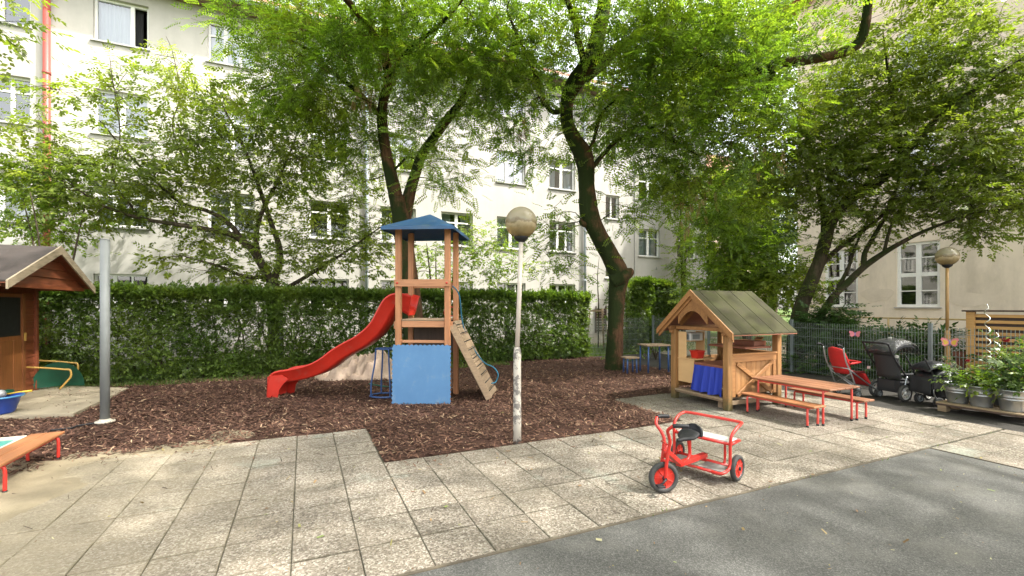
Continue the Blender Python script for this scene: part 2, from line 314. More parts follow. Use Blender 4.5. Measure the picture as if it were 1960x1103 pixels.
# clear rain cover
m, t, n, b = new_mat('clear_cover'); b.inputs['Base Color'].default_value = (.07, .07, .07, 1); b.inputs['Roughness'].default_value = .16; bump(t, b, noise(t, coords(t), 14, 5), .8, .03)
tp = nd(t, 'ShaderNodeBsdfTransparent'); m1 = nd(t, 'ShaderNodeMixShader'); m1.inputs[0].default_value = .58; t.links.new(b.outputs[0], m1.inputs[1]); t.links.new(tp.outputs[0], m1.inputs[2]); t.links.new(m1.outputs[0], n['Material Output'].inputs[0]); M['cover'] = m

# ---- paving: exposed aggregate; grey asphalt; dark asphalt; mulch; lawn
def pave_mat():
    m, t, n, b = new_mat('aggregate_paving'); co = coords(t)
    vo = nd(t, 'ShaderNodeTexVoronoi'); vo.inputs['Scale'].default_value = 85; t.links.new(co, vo.inputs['Vector'])
    peb = ramp(t, nd_sep(t, vo.outputs['Color']), [(0, (.11, .09, .069)), (.35, (.18, .153, .122)), (.7, (.255, .222, .18)), (1, (.38, .35, .295))])
    g = nd(t, 'ShaderNodeNewGeometry'); isl = ramp(t, g.outputs['Random Per Island'], [(0, (.76, .75, .74)), (.5, (.90, .89, .88)), (1, (1.03, 1.02, 1.0))])
    col = mixc(t, 1.0, peb, isl, 'MULTIPLY')
    k = noise(t, co, .9, 7, .7); col = mixc(t, ramp(t, k, [(.45, (0, 0, 0)), (.72, (.6, .6, .6))]), col, (.12, .10, .072))
    kg = noise(t, co, 1.3, 5, .6); col = mixc(t, ramp(t, kg, [(.60, (0, 0, 0)), (.75, (.35, .35, .35))]), col, (.26, .34, .29))
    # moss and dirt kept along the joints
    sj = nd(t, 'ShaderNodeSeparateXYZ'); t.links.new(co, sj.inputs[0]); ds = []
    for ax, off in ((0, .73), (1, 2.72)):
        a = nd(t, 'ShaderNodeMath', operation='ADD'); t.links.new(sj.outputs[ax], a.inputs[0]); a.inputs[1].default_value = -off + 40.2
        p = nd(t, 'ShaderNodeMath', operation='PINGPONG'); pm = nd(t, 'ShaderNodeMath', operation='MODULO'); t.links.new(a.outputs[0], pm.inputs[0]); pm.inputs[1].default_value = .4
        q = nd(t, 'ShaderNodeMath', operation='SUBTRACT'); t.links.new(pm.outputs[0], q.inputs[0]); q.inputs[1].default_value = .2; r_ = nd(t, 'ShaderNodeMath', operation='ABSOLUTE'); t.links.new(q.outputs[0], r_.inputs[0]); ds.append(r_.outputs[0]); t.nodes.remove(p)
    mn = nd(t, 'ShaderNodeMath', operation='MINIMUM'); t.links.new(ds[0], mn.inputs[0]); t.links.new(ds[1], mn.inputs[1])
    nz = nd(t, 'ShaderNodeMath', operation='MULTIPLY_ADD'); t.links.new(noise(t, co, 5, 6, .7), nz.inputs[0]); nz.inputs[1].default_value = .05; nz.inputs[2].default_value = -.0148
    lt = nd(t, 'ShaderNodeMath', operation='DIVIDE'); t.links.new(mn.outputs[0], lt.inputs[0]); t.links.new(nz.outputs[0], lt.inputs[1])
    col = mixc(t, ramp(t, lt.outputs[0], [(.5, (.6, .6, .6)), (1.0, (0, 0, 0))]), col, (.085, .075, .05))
    # sand trodden over the slabs on the sandpit side
    sx = nd(t, 'ShaderNodeSeparateXYZ'); t.links.new(co, sx.inputs[0])
    a = nd(t, 'ShaderNodeMath', operation='MULTIPLY_ADD'); t.links.new(noise(t, co, 1.1, 7, .7), a.inputs[0]); a.inputs[1].default_value = -2.6; t.links.new(sx.outputs[0], a.inputs[2])
    mr = nd(t, 'ShaderNodeMapRange'); mr.inputs[1].default_value = -1.3; mr.inputs[2].default_value = -4.4; t.links.new(a.outputs[0], mr.inputs[0])
    col = mixc(t, mr.outputs[0], col, (.28, .235, .155))
    t.links.new(col, b.inputs['Base Color']); b.inputs['Roughness'].default_value = .9; b.inputs['Specular IOR Level'].default_value = .25
    bump(t, b, vo.outputs['Distance'], -.5 if False else .5, .006); return m
def nd_sep(t, c):
    s_ = nd(t, 'ShaderNodeSeparateColor'); t.links.new(c, s_.inputs[0]); return s_.outputs[0]
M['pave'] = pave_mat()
def asph_mat(name, c1, c2, light):
    m, t, n, b = new_mat(name); co = coords(t)
    vo = nd(t, 'ShaderNodeTexVoronoi'); vo.inputs['Scale'].default_value = 150; t.links.new(co, vo.inputs['Vector'])
    col = ramp(t, nd_sep(t, vo.outputs['Color']), [(0, c2), (.75, c1), (1, tuple(x * 1.5 for x in c1))])
    k = noise(t, co, 1.1, 8, .68); col = mixc(t, ramp(t, k, [(.5, (0, 0, 0)), (.68, (.6, .6, .6))]), col, light)
    k = noise(t, co, .6, 6, .6); col = mixc(t, ramp(t, k, [(.55, (0, 0, 0)), (.75, (.5, .5, .5))]), col, c2)
    t.links.new(col, b.inputs['Base Color']); b.inputs['Roughness'].default_value = .85; b.inputs['Specular IOR Level'].default_value = .3; bump(t, b, vo.outputs['Distance'], .4, .005); return m
M['asphalt'] = asph_mat('grey_asphalt', (.088, .086, .079), (.050, .049, .045), (.135, .128, .112)); M['asphdark'] = asph_mat('dark_asphalt', (.036, .032, .027), (.022, .02, .017), (.05, .044, .036))
M['sandjoint'] = surf('joint_sand', (.055, .045, .028), (.025, .028, .012), 1, 9, bs=.4)
M['sand'] = surf('trodden_sand', (.25, .205, .13), (.18, .145, .09), 1, 3, bs=.5, bscale=60)
M['mulchbase'] = surf('mulch_ground', (.085, .045, .032), (.035, .018, .013), 1, 18, bs=1, bscale=60, spec=.15)
m, t, n, b = new_mat('mulch_chip'); g = nd(t, 'ShaderNodeNewGeometry'); col = ramp(t, g.outputs['Random Per Island'], [(0, (.032, .017, .012)), (.45, (.092, .045, .030)), (.8, (.15, .078, .050)), (.93, (.23, .14, .09)), (1, (.38, .27, .17))])
k = noise(t, coords(t), .8, 5, .6); col = mixc(t, ramp(t, k, [(.4, (0, 0, 0)), (.7, (.35, .35, .35))]), col, (.16, .085, .06)); t.links.new(col, b.inputs['Base Color']); b.inputs['Roughness'].default_value = .85; b.inputs['Specular IOR Level'].default_value = .25; M['chip'] = m
M['twig'] = surf('twig', (.05, .03, .02), None, .9); M['grass'] = surf('lawn_ground', (.09, .13, .03), (.05, .08, .02), 1, 6, bs=.8, bscale=80, spec=.1)
m, t, n, b = new_mat('fallen_leaf'); g = nd(t, 'ShaderNodeNewGeometry'); col = ramp(t, g.outputs['Random Per Island'], [(0, (.10, .055, .03)), (.4, (.22, .14, .06)), (.6, (.22, .19, .06)), (.75, (.14, .18, .05)), (1, (.34, .29, .18))]); t.links.new(col, b.inputs['Base Color']); b.inputs['Roughness'].default_value = .7; M['fallen'] = m

# ------------------------------------------------------------------ GROUND
V0, V1, V2, U1, U2, U3, U4 = 2.72, 4.72, 6.12, .73, 4.73, 6.33, 8.15
def sheet(name, rects, z, mat, kind='structure'):
    mb = MB()
    for x0, x1, y0, y1 in rects:
        mb.add([(x0, y0, z), (x1, y0, z), (x1, y1, z), (x0, y1, z)], [(0, 1, 2, 3)])
    return tag(mb.build(name, mat), kind=kind)
sheet('ground', [(-150, 200, -150, 200)], -.03, M['grass'])
sheet('asphalt_yard', [(-9, U3, -8, V0 - .02)], -.004, M['asphalt'])
sheet('asphalt_path', [(U4 + .01, 10.75, -6, 11.9)], -.004, M['asphdark'])
sheet('joint_sand', [(-9, U4, V0 - .02, V2 + .3), (U3, U4, -6, V0 - .02)], -.012, M['sandjoint'])
# undulating mulch ground
def bumpy(name, x0, x1, y0, y1, step, zf, mat, kind='structure'):
    nx = int((x1 - x0) / step) + 1; ny = int((y1 - y0) / step) + 1
    xs = np.linspace(x0, x1, nx); ys = np.linspace(y0, y1, ny); X, Y = np.meshgrid(xs, ys); Z = zf(X, Y)
    v = np.stack([X.ravel(), Y.ravel(), Z.ravel()], 1); i = np.arange(nx * ny).reshape(ny, nx)
    f = np.stack([i[:-1, :-1].ravel(), i[:-1, 1:].ravel(), i[1:, 1:].ravel(), i[1:, :-1].ravel()], 1)
    return tag(npmesh(name, v, f, mat, None, True), kind=kind)
def in_pave(X, Y):
    return ((X < U1) & (X > -2.3) & (Y < V2)) | ((X <= U2 + .0) & (X >= U1) & (Y < V1)) | ((X > U2) & (X < U4) & (Y < 6.32)) | (X >= U4)
def mulch_z(X, Y):
    z = .012 + .018 * np.sin(X * 1.7 + .8 * np.sin(Y * 1.3)) * np.sin(Y * 2.1 + X * .4) + .008 * np.sin(X * 5.1 + Y * 3.3)
    near = (in_pave(X + .12, Y) | in_pave(X - .12, Y) | in_pave(X, Y - .12) | in_pave(X, Y - .24))
    z = np.where(near, .004, z); return np.where(in_pave(X, Y), -.025, z)
bumpy('mulch_ground', -8, 10.6, 4.4, 12.0, .1, mulch_z, M['mulchbase'])
def sand_z(X, Y):
    n = .18 * np.sin(X * 2.1 + Y * 1.3) + .12 * np.sin(X * 4.7 - Y * 3.1 + 1) + .07 * np.sin(X * 9 + Y * 7) + .04 * np.sin(X * 19 - Y * 15)
    e = np.minimum(-2.0 - X + n - .55 * np.clip(5.0 - Y, 0, 2), 6.45 - Y + .5 * n); e2 = np.minimum(np.minimum(-.6 - X + n, 6.5 - Y + n * .4), Y - 6.0)
    e = np.maximum(e, e2); return np.clip(e * .05, -.05, .022) + .004 * np.sin(X * 7) * np.sin(Y * 6)
bumpy('trodden_sand', -6.5, -.3, 2.8, 6.8, .05, sand_z, M['sand'])
# slabs, each a bevelled tile a little off level
pv = MB(); S = .4; g = .0055; rs = random.Random(3)
def slab(x0, x1, y0, y1):
    dz = rs.uniform(-.0025, .0025); sx = rs.uniform(-.008, .008); sy = rs.uniform(-.008, .008); b = .006; gg = g * rs.uniform(.5, 1.0)
    gy = .013 * rs.uniform(.5, 1.0)
    o = [(x0 + gg / 2, y0 + gy / 2), (x1 - gg / 2, y0 + gy / 2), (x1 - gg / 2, y1 - gy / 2), (x0 + gg / 2, y1 - gy / 2)]
    i = [(x0 + gg / 2 + b, y0 + gy / 2 + b), (x1 - gg / 2 - b, y0 + gy / 2 + b), (x1 - gg / 2 - b, y1 - gy / 2 - b), (x0 + gg / 2 + b, y1 - gy / 2 - b)]
    z = lambda p: dz + sx * (p[0] - x0) + sy * (p[1] - y0)
    vs = [(p[0], p[1], -.03) for p in o] + [(p[0], p[1], z(p) - .004) for p in o] + [(p[0], p[1], z(p)) for p in i]
    fs = [(8, 9, 10, 11)] + [(4 + k, 4 + (k + 1) % 4, 8 + (k + 1) % 4, 8 + k) for k in range(4)] + [(k, (k + 1) % 4, 4 + (k + 1) % 4, 4 + k) for k in range(4)]
    pv.add(vs, fs)
k = -16
x = U1 - 16 * S
while x < U4 - .01:
    x1 = min(x + S, U4)
    y = V0
    top = V2 if x < U1 - .01 else (V1 if x < U2 - .01 else 6.32)
    if x < -4.5: top = V1
    while y < top - .01:
        y1 = min(y + S, top); slab(x, x1, y, y1); y = y1
    if x >= U3 - .01 or x1 > U3 + .01:
        xx = max(x, U3); y = V0 - .02
        for q in range(14): slab(xx, x1, y - S, y); y -= S
    x = x1
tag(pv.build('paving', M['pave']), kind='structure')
kb = MB()   # thin steel and concrete edging between paving and asphalt
kb.box(-9, U3 - .012, V0 - .03, V0 - .012, -.05, .004); kb.box(U3 - .012, U3 - .0, -6, V0 - .03, -.05, .004)
tag(kb.build('edging_strip', surf('edging', (.13, .105, .07), (.05, .04, .028), .9, 6)), kind='structure')
# mulch chips
def chips(n, region, mat, name, lmin, lmax, wmin, wmax, zf, seed, accept):
    r = np.random.default_rng(seed); x0, x1, y0, y1 = region
    X = r.uniform(x0, x1, n); Y = r.uniform(y0, y1, n); k = accept(X, Y, r); X, Y = X[k], Y[k]; n = len(X)
    L = r.uniform(lmin, lmax, n) / 2; W = r.uniform(wmin, wmax, n) / 2; a = r.uniform(0, math.pi, n); tz = r.normal(0, .28, n); tr = r.normal(0, .35, n)
    dx = np.stack([np.cos(a) * np.cos(tz), np.sin(a) * np.cos(tz), np.sin(tz)], 1); dy = np.stack([-np.sin(a) * np.cos(tr), np.cos(a) * np.cos(tr), np.sin(tr)], 1)
    P = np.stack([X, Y, zf(X, Y) + .006 + np.abs(np.sin(tz)) * L + r.uniform(0, .008, n)], 1)
    q = [(-1, -1), (1, -.6), (.85, 1), (-1.1, .7)]
    V = np.stack([P + dx * (L * s_)[:, None] + dy * (W * e)[:, None] for s_, e in q], 1).reshape(-1, 3)
    return tag(npmesh(name, V, np.arange(n * 4).reshape(-1, 4), mat), kind='stuff')
def acc_m(X, Y, r):
    d = np.sqrt((SA * X + CA * Y) ** 2)
    ok = ~in_pave(X, Y) & (r.uniform(0, 1, len(X)) < np.clip(9 / np.maximum(d, 1) - .35, .25, 1)); return ok & ~((X < -2.2) & (Y < 5.6 + .2 * np.sin(X * 5)) )
tag(chips(130000, (-8, 10.5, 4.7, 11.6), M['chip'], 'mulch_chips', .02, .075, .007, .020, lambda X, Y: np.maximum(mulch_z(X, Y), 0), 5, acc_m), 'dark reddish bark mulch spread under the play tower and trees', 'mulch')
def acc_s(X, Y, r):   # chips strayed onto the paving close to its mulch edges
    dd = np.minimum(np.where((X < U1), np.abs(V2 - Y), 9), np.where((X > U1) & (X < U2), np.abs(Y - V1), 9)); dd = np.minimum(dd, np.where(X > U2, np.hypot(X - U2 - .1, np.maximum(np.abs(Y - 5.3) - .7, 0)), 9))
    return in_pave(X, Y) & (r.uniform(0, 1, len(X)) < np.exp(-dd / .2) * .5) & (Y > V0)
chips(16000, (-3, 6.2, 2.7, 6.3), M['chip'], 'stray_chips', .015, .05, .005, .013, lambda X, Y: X * 0 - .001, 8, acc_s); tag(bpy.data.objects['stray_chips'], 'bark chips strayed onto the edges of the paving', 'mulch')
chips(200, (-4, 8, .3, 6.2), M['fallen'], 'fallen_leaves', .025, .055, .012, .024, lambda X, Y: X * 0 - .001, 9, lambda X, Y, r: r.uniform(0, 1, len(X)) < .8); tag(bpy.data.objects['fallen_leaves'], 'small dry and green leaves fallen on paving and asphalt', 'leaves')
chips(700, (-4, 8, .3, 4.7), M['fallen'], 'leaf_crumbs', .008, .022, .004, .01, lambda X, Y: X * 0 - .001, 19, lambda X, Y, r: r.uniform(0, 1, len(X)) < 1); tag(bpy.data.objects['leaf_crumbs'], 'tiny bits of leaf and twig scattered over the ground', 'leaves')
chips(420, (-2.2, 6.4, 2.75, 6.2), M['twig'], 'fallen_twigs', .02, .085, .004, .009, lambda X, Y: X * 0 + .001, 29, lambda X, Y, r: in_pave(X, Y) & (r.uniform(0, 1, len(X)) < np.where((X < .7) & (Y > 4.8), .95, .22))); tag(bpy.data.objects['fallen_twigs'], 'small dark twigs and bark bits lying on the paving', 'twigs')
# grass strips
def tufts(name, n, region, h, mat, seed, label, accept=None):
    r = np.random.default_rng(seed); x0, x1, y0, y1 = region; X = r.uniform(x0, x1, n); Y = r.uniform(y0, y1, n)
    if accept is not None: k = accept(X, Y); X, Y = X[k], Y[k]; n = len(X)
    a = r.uniform(0, 6.283, n); hh = h * r.uniform(.5, 1.2, n); wv = .006; lx = r.normal(0, .35, n) * hh; ly = r.normal(0, .35, n) * hh
    z0 = np.full(n, -.02); b0 = np.stack([X - wv * np.cos(a), Y - wv * np.sin(a), z0], 1); b1 = np.stack([X + wv * np.cos(a), Y + wv * np.sin(a), z0], 1); tp = np.stack([X + lx, Y + ly, z0 + hh], 1)
    tag(npmesh(name, np.stack([b0, b1, tp], 1).reshape(-1, 3), np.arange(3 * n).reshape(-1, 3), mat), label, 'grass', kind='stuff')
tufts('grass', 30000, (-4, 18, 11.9, 15.8), .10, M['leafH'], 4, 'short green grass between the hedge and the pale house')
tufts('hedge_foot_grass', 9000, (-6, 5, 11.0, 11.6), .11, M['leafH'], 6, 'thin green weeds growing along the foot of the hedge')

tufts('joint_weeds', 9000, (-1, 8, 2.6, 6.2), .045, M['leafH'], 14, 'small weeds in the joints and along the asphalt edge', lambda X, Y: (np.abs(Y - 2.695) < .02) & (np.sin(X * 3.1) * np.sin(X * 7.7 + 1) > .35))
# ------------------------------------------------------------------ BUILDINGS
def facade(root, mapf, s0, s1, z0, z1, openings, wallmat, reveal=.16, name='wall'):
    # mapf(s, z, d): s along the wall, z up, d depth into the building
    ss = sorted(set([s0, s1] + [o[0] for o in openings] + [o[1] for o in openings])); zs = sorted(set([z0, z1] + [o[2] for o in openings] + [o[3] for o in openings]))
    mb = MB()
    for i in range(len(ss) - 1):
        for j in range(len(zs) - 1):
            a, b_, c, d = ss[i], ss[i + 1], zs[j], zs[j + 1]; ms, mz = (a + b_) / 2, (c + d) / 2
            if any(o[0] < ms < o[1] and o[2] < mz < o[3] for o in openings): continue
            mb.add([mapf(a, c, 0), mapf(b_, c, 0), mapf(b_, d, 0), mapf(a, d, 0)], [(0, 1, 2, 3)])
    for o in openings:
        a, b_, c, d = o[:4]; q = [(a, c), (b_, c), (b_, d), (a, d)]
        for k in range(4):
            p, r_ = q[k], q[(k + 1) % 4]; mb.add([mapf(*p, 0), mapf(*r_, 0), mapf(*r_, reveal + .08), mapf(*p, reveal + .08)], [(0, 1, 2, 3)])
    return mb.build(name, wallmat, root)
def mbox(mb, mapf, s0, s1, z0, z1, d0, d1):
    vs = [mapf(s, z, d) for d in (d0, d1) for z in (z0, z1) for s in (s0, s1)]
    mb.add(vs, [(0, 2, 3, 1), (4, 5, 7, 6), (0, 1, 5, 4), (2, 6, 7, 3), (0, 4, 6, 2), (1, 3, 7, 5)])
def window(root, mapf, s0, s1, z0, z1, muntins, transoms, curtain=None, reveal=.16, proud=.03, bar=.055, label=None, open_right=False):
    f = MB(); d0, d1 = reveal - .05, reveal + .03; b = bar
    mbox(f, mapf, s0, s0 + b, z0, z1, d0, d1); mbox(f, mapf, s1 - b, s1, z0, z1, d0, d1)
    mbox(f, mapf, s0 + b, s1 - b, z0, z0 + b, d0, d1); mbox(f, mapf, s0 + b, s1 - b, z1 - b, z1, d0, d1)
    W = s1 - s0; Hh = z1 - z0
    for q, wd in muntins: mbox(f, mapf, s0 + W * q - wd / 2, s0 + W * q + wd / 2, z0 + b, z1 - b, d0 + .008, d1 - .004)
    edges = [s0 + b] + [s0 + W * q for q, wd in muntins] + [s1 - b]
    for q, wd in transoms:
        for k in range(len(edges) - 1):
            hw = 0 if k == 0 else muntins[k - 1][1] / 2; hw2 = 0 if k == len(edges) - 2 else muntins[k][1] / 2
            mbox(f, mapf, edges[k] + hw, edges[k + 1] - hw2, z0 + Hh * q - wd / 2, z0 + Hh * q + wd / 2, d0 + .012, d1 - .008)
    o = f.build('window', M['whiteframe'], root)
    if label: o['label'] = label
    p = MB(); sR = s1 - b
    if open_right: sR = s0 + W * .68
    p.add([mapf(s0 + b, z0 + b, reveal), mapf(sR, z0 + b, reveal), mapf(sR, z1 - b, reveal), mapf(s0 + b, z1 - b, reveal)], [(0, 1, 2, 3)]); p.build('pane', M['glass'], o)
    sl = MB(); mbox(sl, mapf, s0 - .05, s1 + .05, z0 - .045, z0 - .005, -.06, reveal - .052); sl.build('sill', M['sill'], o)
    if curtain:
        for a, b_, mt, zz in curtain:
            c = MB(); n = 28; vs = []
            for k in range(n + 1):
                s = s0 + W * (a + (b_ - a) * k / n); dd = reveal + .14 + .02 * math.sin(k * 1.9) + .008 * math.sin(k * 4.1)
                vs += [mapf(s, z0 + Hh * zz, dd), mapf(s, z1 - .02, dd)]
            c.add(vs, [(2 * k, 2 * k + 2, 2 * k + 3, 2 * k + 1) for k in range(n)], True); c.build('curtain', M[mt], o)
VF = 15.85
root = thing('apartment_house', 'long cream four storey apartment house behind the hedge, with red and grey drainpipes', 'building', (4, VF, 0))
mf = lambda s, z, d: (s - 4, d, z)
cols = [-9.6, -7.0, -4.55, -1.95, .75, 2.95, 5.05, 7.2, 9.45, 13.9, 16.1]
ops = []; wins = []
for ci, c in enumerate(cols):
    for rI in range(4):
        if ci == 6 and rI >= 2: continue
        top = 2.44 + 2.5 * rI; bot = top - (1.2 if rI else 1.0)
        a, b_ = c - .6, c + .6
        ops.append((a, b_, bot, top)); wins.append((a, b_, bot, top, ci, rI))
for zt in (3.75, 6.25, 8.75): ops.append((11.55, 12.25, zt - 1.0, zt)); wins.append((11.55, 12.25, zt - 1.0, zt, 20, 9))
facade(root, mf, -14, 17.3, -.05, 10.35, ops, M['cream'])
rw = random.Random(12)
for a, b_, z0, z1, ci, rI in wins:
    if rI == 3 and ci == 2: window(root, mf, a, b_, z0, z1, [(.68, .09)], [], [(.0, .66, 'curtain', .0), (.70, .84, 'fabricgrey', .0)], open_right=True)
    elif rI == 9: window(root, mf, a, b_, z0, z1, [(.5, .06)], [], None)
    elif rI == 0: window(root, mf, a, b_, z0, z1, [(.36, .09), (.68, .05)], [(.55, .05)], None)
    else:
        mu = [(.5, .11)] if (ci + rI) % 3 else [(.36, .09), (.68, .07)]
        ct = rw.choice([[(0, 1, 'curtain', .3)], [(0, .5, 'curtain', 0), (.8, 1, 'curtain', 0)], None, [(0, 1, 'curtain', 0)], [(0, .35, 'curtain', 0), (.68, 1, 'curtain', 0)], [(0, .3, 'curtainbrown', 0)], [(.0, 1.0, 'curtain', .45)]])
        if ci == 7 and rI == 1: ct = [(.05, .95, 'curtain', 0)]
        window(root, mf, a, b_, z0, z1, mu, [(.68, .05)] if ci % 2 else [(.70, .05)], ct)
ir = MB(); ir.box(-18, 13.2, 1.1, 1.15, 0, 10.3)
for c in [(cols[i] + cols[i + 1]) / 2 for i in range(len(cols) - 1)]: ir.box(c - 4.05, c - 3.95, .3, 1.1, 0, 10.3)
for z in (.02, 2.75, 5.25, 7.75): ir.box(-18, 13.2, .3, 1.1, z - .02, z)
ir.build('interior', M['darkroom'], root)
bd = MB(); bd.box(-18, 13.3, 1.3, 10, -.05, 10.35); bd.box(13.29, 13.31, .002, 1.3, -.05, 10.35); bd.box(-18.01, -18, .002, 1.3, -.05, 10.35); bd.build('rear_wall', M['cream'], root)
pl = MB(); pl.box(-18, 13.3, -.035, -.002, -.05, .42); pl.build('plinth', M['plinth'], root)
rf = MB(); rf.poly([(-18.3, -.55, 10.36), (-18.3, 5.5, 14.2), (-18.3, 11, 10.36)], (31.9, 0, 0)); rf.build('roof', M['rooftile'], root)
so = MB(); so.box(-18.2, 13.5, -.5, .0, 10.28, 10.345); so.build('eaves', M['soffit'], root)
gt = MB(); gt.tube([(-18.2, -.62, 10.38), (13.5, -.62, 10.38)], .07, 10); gt.build('gutter', M['greypipe'], root)
def pipe(u, mat, r, ztop=10.3, joints=(2.6, 5.1, 7.6)):
    p = MB(); p.tube([(u - 4, -.1, .0), (u - 4, -.1, ztop)], r, 14)
    for z in joints: p.tube([(u - 4, -.1, z - .04), (u - 4, -.1, z + .04)], r * 1.18, 14)
    for z in (1.4, 3.8, 6.3, 8.8): p.box(u - 4 - .02, u - 4 + .02, -.1, 0, z, z + .03)
    p.build('drainpipe', mat, root)
pipe(-6.05, M['redpipe'], .075); pipe(1.9, M['greypipe'], .055); pipe(10.45, M['greypipe'], .06)
gv = MB()
for k in range(9): gv.box(11.05 - 4, 11.5 - 4, -.05 - .01, -.036, .5 + k * .11, .57 + k * .11)
gv.box(11.0 - 4, 11.05 - 4, -.07, -.036, .45, 1.55); gv.box(11.5 - 4, 11.55 - 4, -.07, -.036, .45, 1.55); gv.build('vent_grille', M['darkwood'], root)
pj = MB(); pj.box(13.05 - 4, 13.17 - 4, -.05, -.001, .42, 10.3); pj.build('pilaster', M['cream'], root)
fb = MB(); fb.box(14.25 - 4, 14.32 - 4, -.06, -.001, 3.18, 3.3); fb.box(8.05 - 4, 8.12 - 4, -.06, -.001, 9.1, 9.2); fb.build('wall_vent', M['sill'], root)

# beige wing to the right
UF = 18.8
root = thing('school_building', 'beige weathered stucco building with tall white lattice windows on the right', 'building', (UF, 5, 0))
mr_ = lambda s, z, d: (d, s - 5, z)
rops = []
for k in (0, 1, 3, 4, 5):
    c = 10.76 - k * 2.42
    for zb, zt in ((1.53, 3.72), (5.3, 7.4), (9.0, 11.0)): rops.append((c - .6, c + .6, zb, zt))
facade(root, mr_, -6, 12.45, -.05, 14, rops, M['beige'], reveal=.10)
for a, b_, z0, z1 in rops: window(root, mr_, a, b_, z0, z1, [(.5, .14)], [(.25, .035), (.5, .13), (.76, .035)], [(0, 1, 'curtainbrown' if 0 else 'fabricgrey', .0)] if random.random() < .0 else None, reveal=.10, bar=.09)
ir = MB(); ir.box(.9, .95, -11, 7.4, 0, 13.9)
for c in range(7): ir.box(.25, .9, 6.97 - c * 2.42 + .0, 7.05 - c * 2.42, 0, 13.9)
ir.box(.25, .9, -11, 7.3, 4.3, 4.35); ir.box(.25, .9, -11, 7.3, 8.1, 8.15); ir.build('interior', M['darkroom'], root)
bd = MB(); bd.box(1.2, 9, -11, 7.45, -.05, 14); bd.box(.002, 1.2, 7.43, 7.45, -.05, 14); bd.build('rear_wall', M['beige'], root)
pl = MB(); pl.box(-.06, -.002, -11, 7.45, -.05, .75); pl.box(-.09, -.061, -11, 7.45, .7, .78); pl.build('plinth', M['plinth'], root)
rf = MB(); rf.poly([(-.6, -11.4, 14.01), (4.5, -11.4, 17), (9.6, -11.4, 14.01)], (0, 19.2, 0)); rf.build('roof', M['rooftile'], root)
for (s0, z0, w_, h_) in ((9.02, 1.72, 1.05, .5), (6.3, 1.55, 1.3, .42), (4.6, 1.7, 1.2, .5)):
    wp = MB()
    pts = [(-.008, s0 - 5 + w_ * (.5 + .5 * math.cos(a) * (1 + .12 * math.sin(3 * a))), z0 + h_ * (.5 + .5 * math.sin(a) * (1 + .15 * math.cos(5 * a)))) for a in np.linspace(0, 2 * math.pi, 26)[:-1]]
    wp.poly(pts, (.0055, 0, 0)); wp.build('render_patch', M['patch'], root)
# far building between the two
root = thing('distant_house', 'pinkish house with a pale blue bay seen between the tree crowns in the far corner', 'building', (19, 26, 0))
mp_ = lambda s, z, d: (s - 19, d, z)
dop = [(15 + k * 2.6, 16.2 + k * 2.6, 3 + j * 2.8, 4.5 + j * 2.8) for k in range(7) for j in range(3)]
facade(root, mp_, 12, 36, -.05, 12, dop, M['pinkwall'])
for o in dop: window(root, mp_, *o, [(.5, .1)], [(.7, .05)])
b_ = MB(); b_.box(-7, 17, .9, 7, 0, 12); b_.build('interior', M['darkroom'], root)
b_ = MB(); b_.box(-4.6, -2.6, -1.1, -.002, 0, 7.2); b_.build('bay', M['bluewall'], root)
rf = MB(); rf.poly([(-7.4, -.5, 12.01), (-7.4, 3.6, 15), (-7.4, 7.5, 12.01)], (25, 0, 0)); rf.build('roof', M['rooftile'], root)

# ------------------------------------------------------------------ FOLIAGE MACHINERY
def rotframes(d, rng, upw=1.0, jitter=.5):
    n = len(d); d = d / np.linalg.norm(d, axis=1, keepdims=True)
    up = np.tile([0, 0, upw], (n, 1)) + rng.normal(0, jitter, (n, 3)); z = up - (up * d).sum(1, keepdims=True) * d
    z /= np.maximum(np.linalg.norm(z, axis=1, keepdims=True), 1e-6); y = np.cross(z, d); return np.stack([d, y, z], 1)
def pinnate(pairs=7, L=.27, lw=.030, ll=.070):
    V = []
    for i in range(pairs):
        t = (i + .8) / pairs; x = L * t; zz = -.22 * L * t * t; s = ll * (1 - .35 * abs(t - .5))
        for sg in (1, -1):
            b = np.array([x, 0, zz]); ax = np.array([.25, sg, -.18]); ax = ax / np.linalg.norm(ax); wd = np.array([1, -.25 * sg, 0]) * lw * .5
            V += [b, b + ax * s * .45 + wd, b + ax * s, b + ax * s * .5 - wd]
    b = np.array([L, 0, -.22 * L]); V += [b, b + [ll * .4, lw * .5, 0], b + [ll, 0, -.01], b + [ll * .4, -lw * .5, 0]]
    return np.array(V)
def twigleaf(n=7, L=.20, ll=.085, lw=.045):
    V = []
    for i in range(n):
        t = (i + .5) / n; sg = 1 if i % 2 else -1; a = sg * (1.0 - .45 * t); s = ll * (.8 + .3 * math.sin(i * 2.3))
        b = np.array([L * t, 0, .01 * math.sin(i * 3)]); ax = np.array([math.cos(a), math.sin(a), -.25]); sd_ = np.array([-math.sin(a), math.cos(a), .12 * sg]) * lw * .5
        V += [b, b + ax * s * .42 + sd_, b + ax * s, b + ax * s * .42 - sd_]
    b = np.array([L, 0, 0]); V += [b, b + [ll * .45, lw * .5, .0], b + [ll, 0, -.02], b + [ll * .45, -lw * .5, 0]]
    return np.array(V)
T_PIN = pinnate(); T_PIN2 = pinnate(5, .22, .036, .070); T_LEAF = twigleaf(); T_SMALL = twigleaf(5, .11, .05, .032); T_BIG = twigleaf(7, .25, .11, .055)
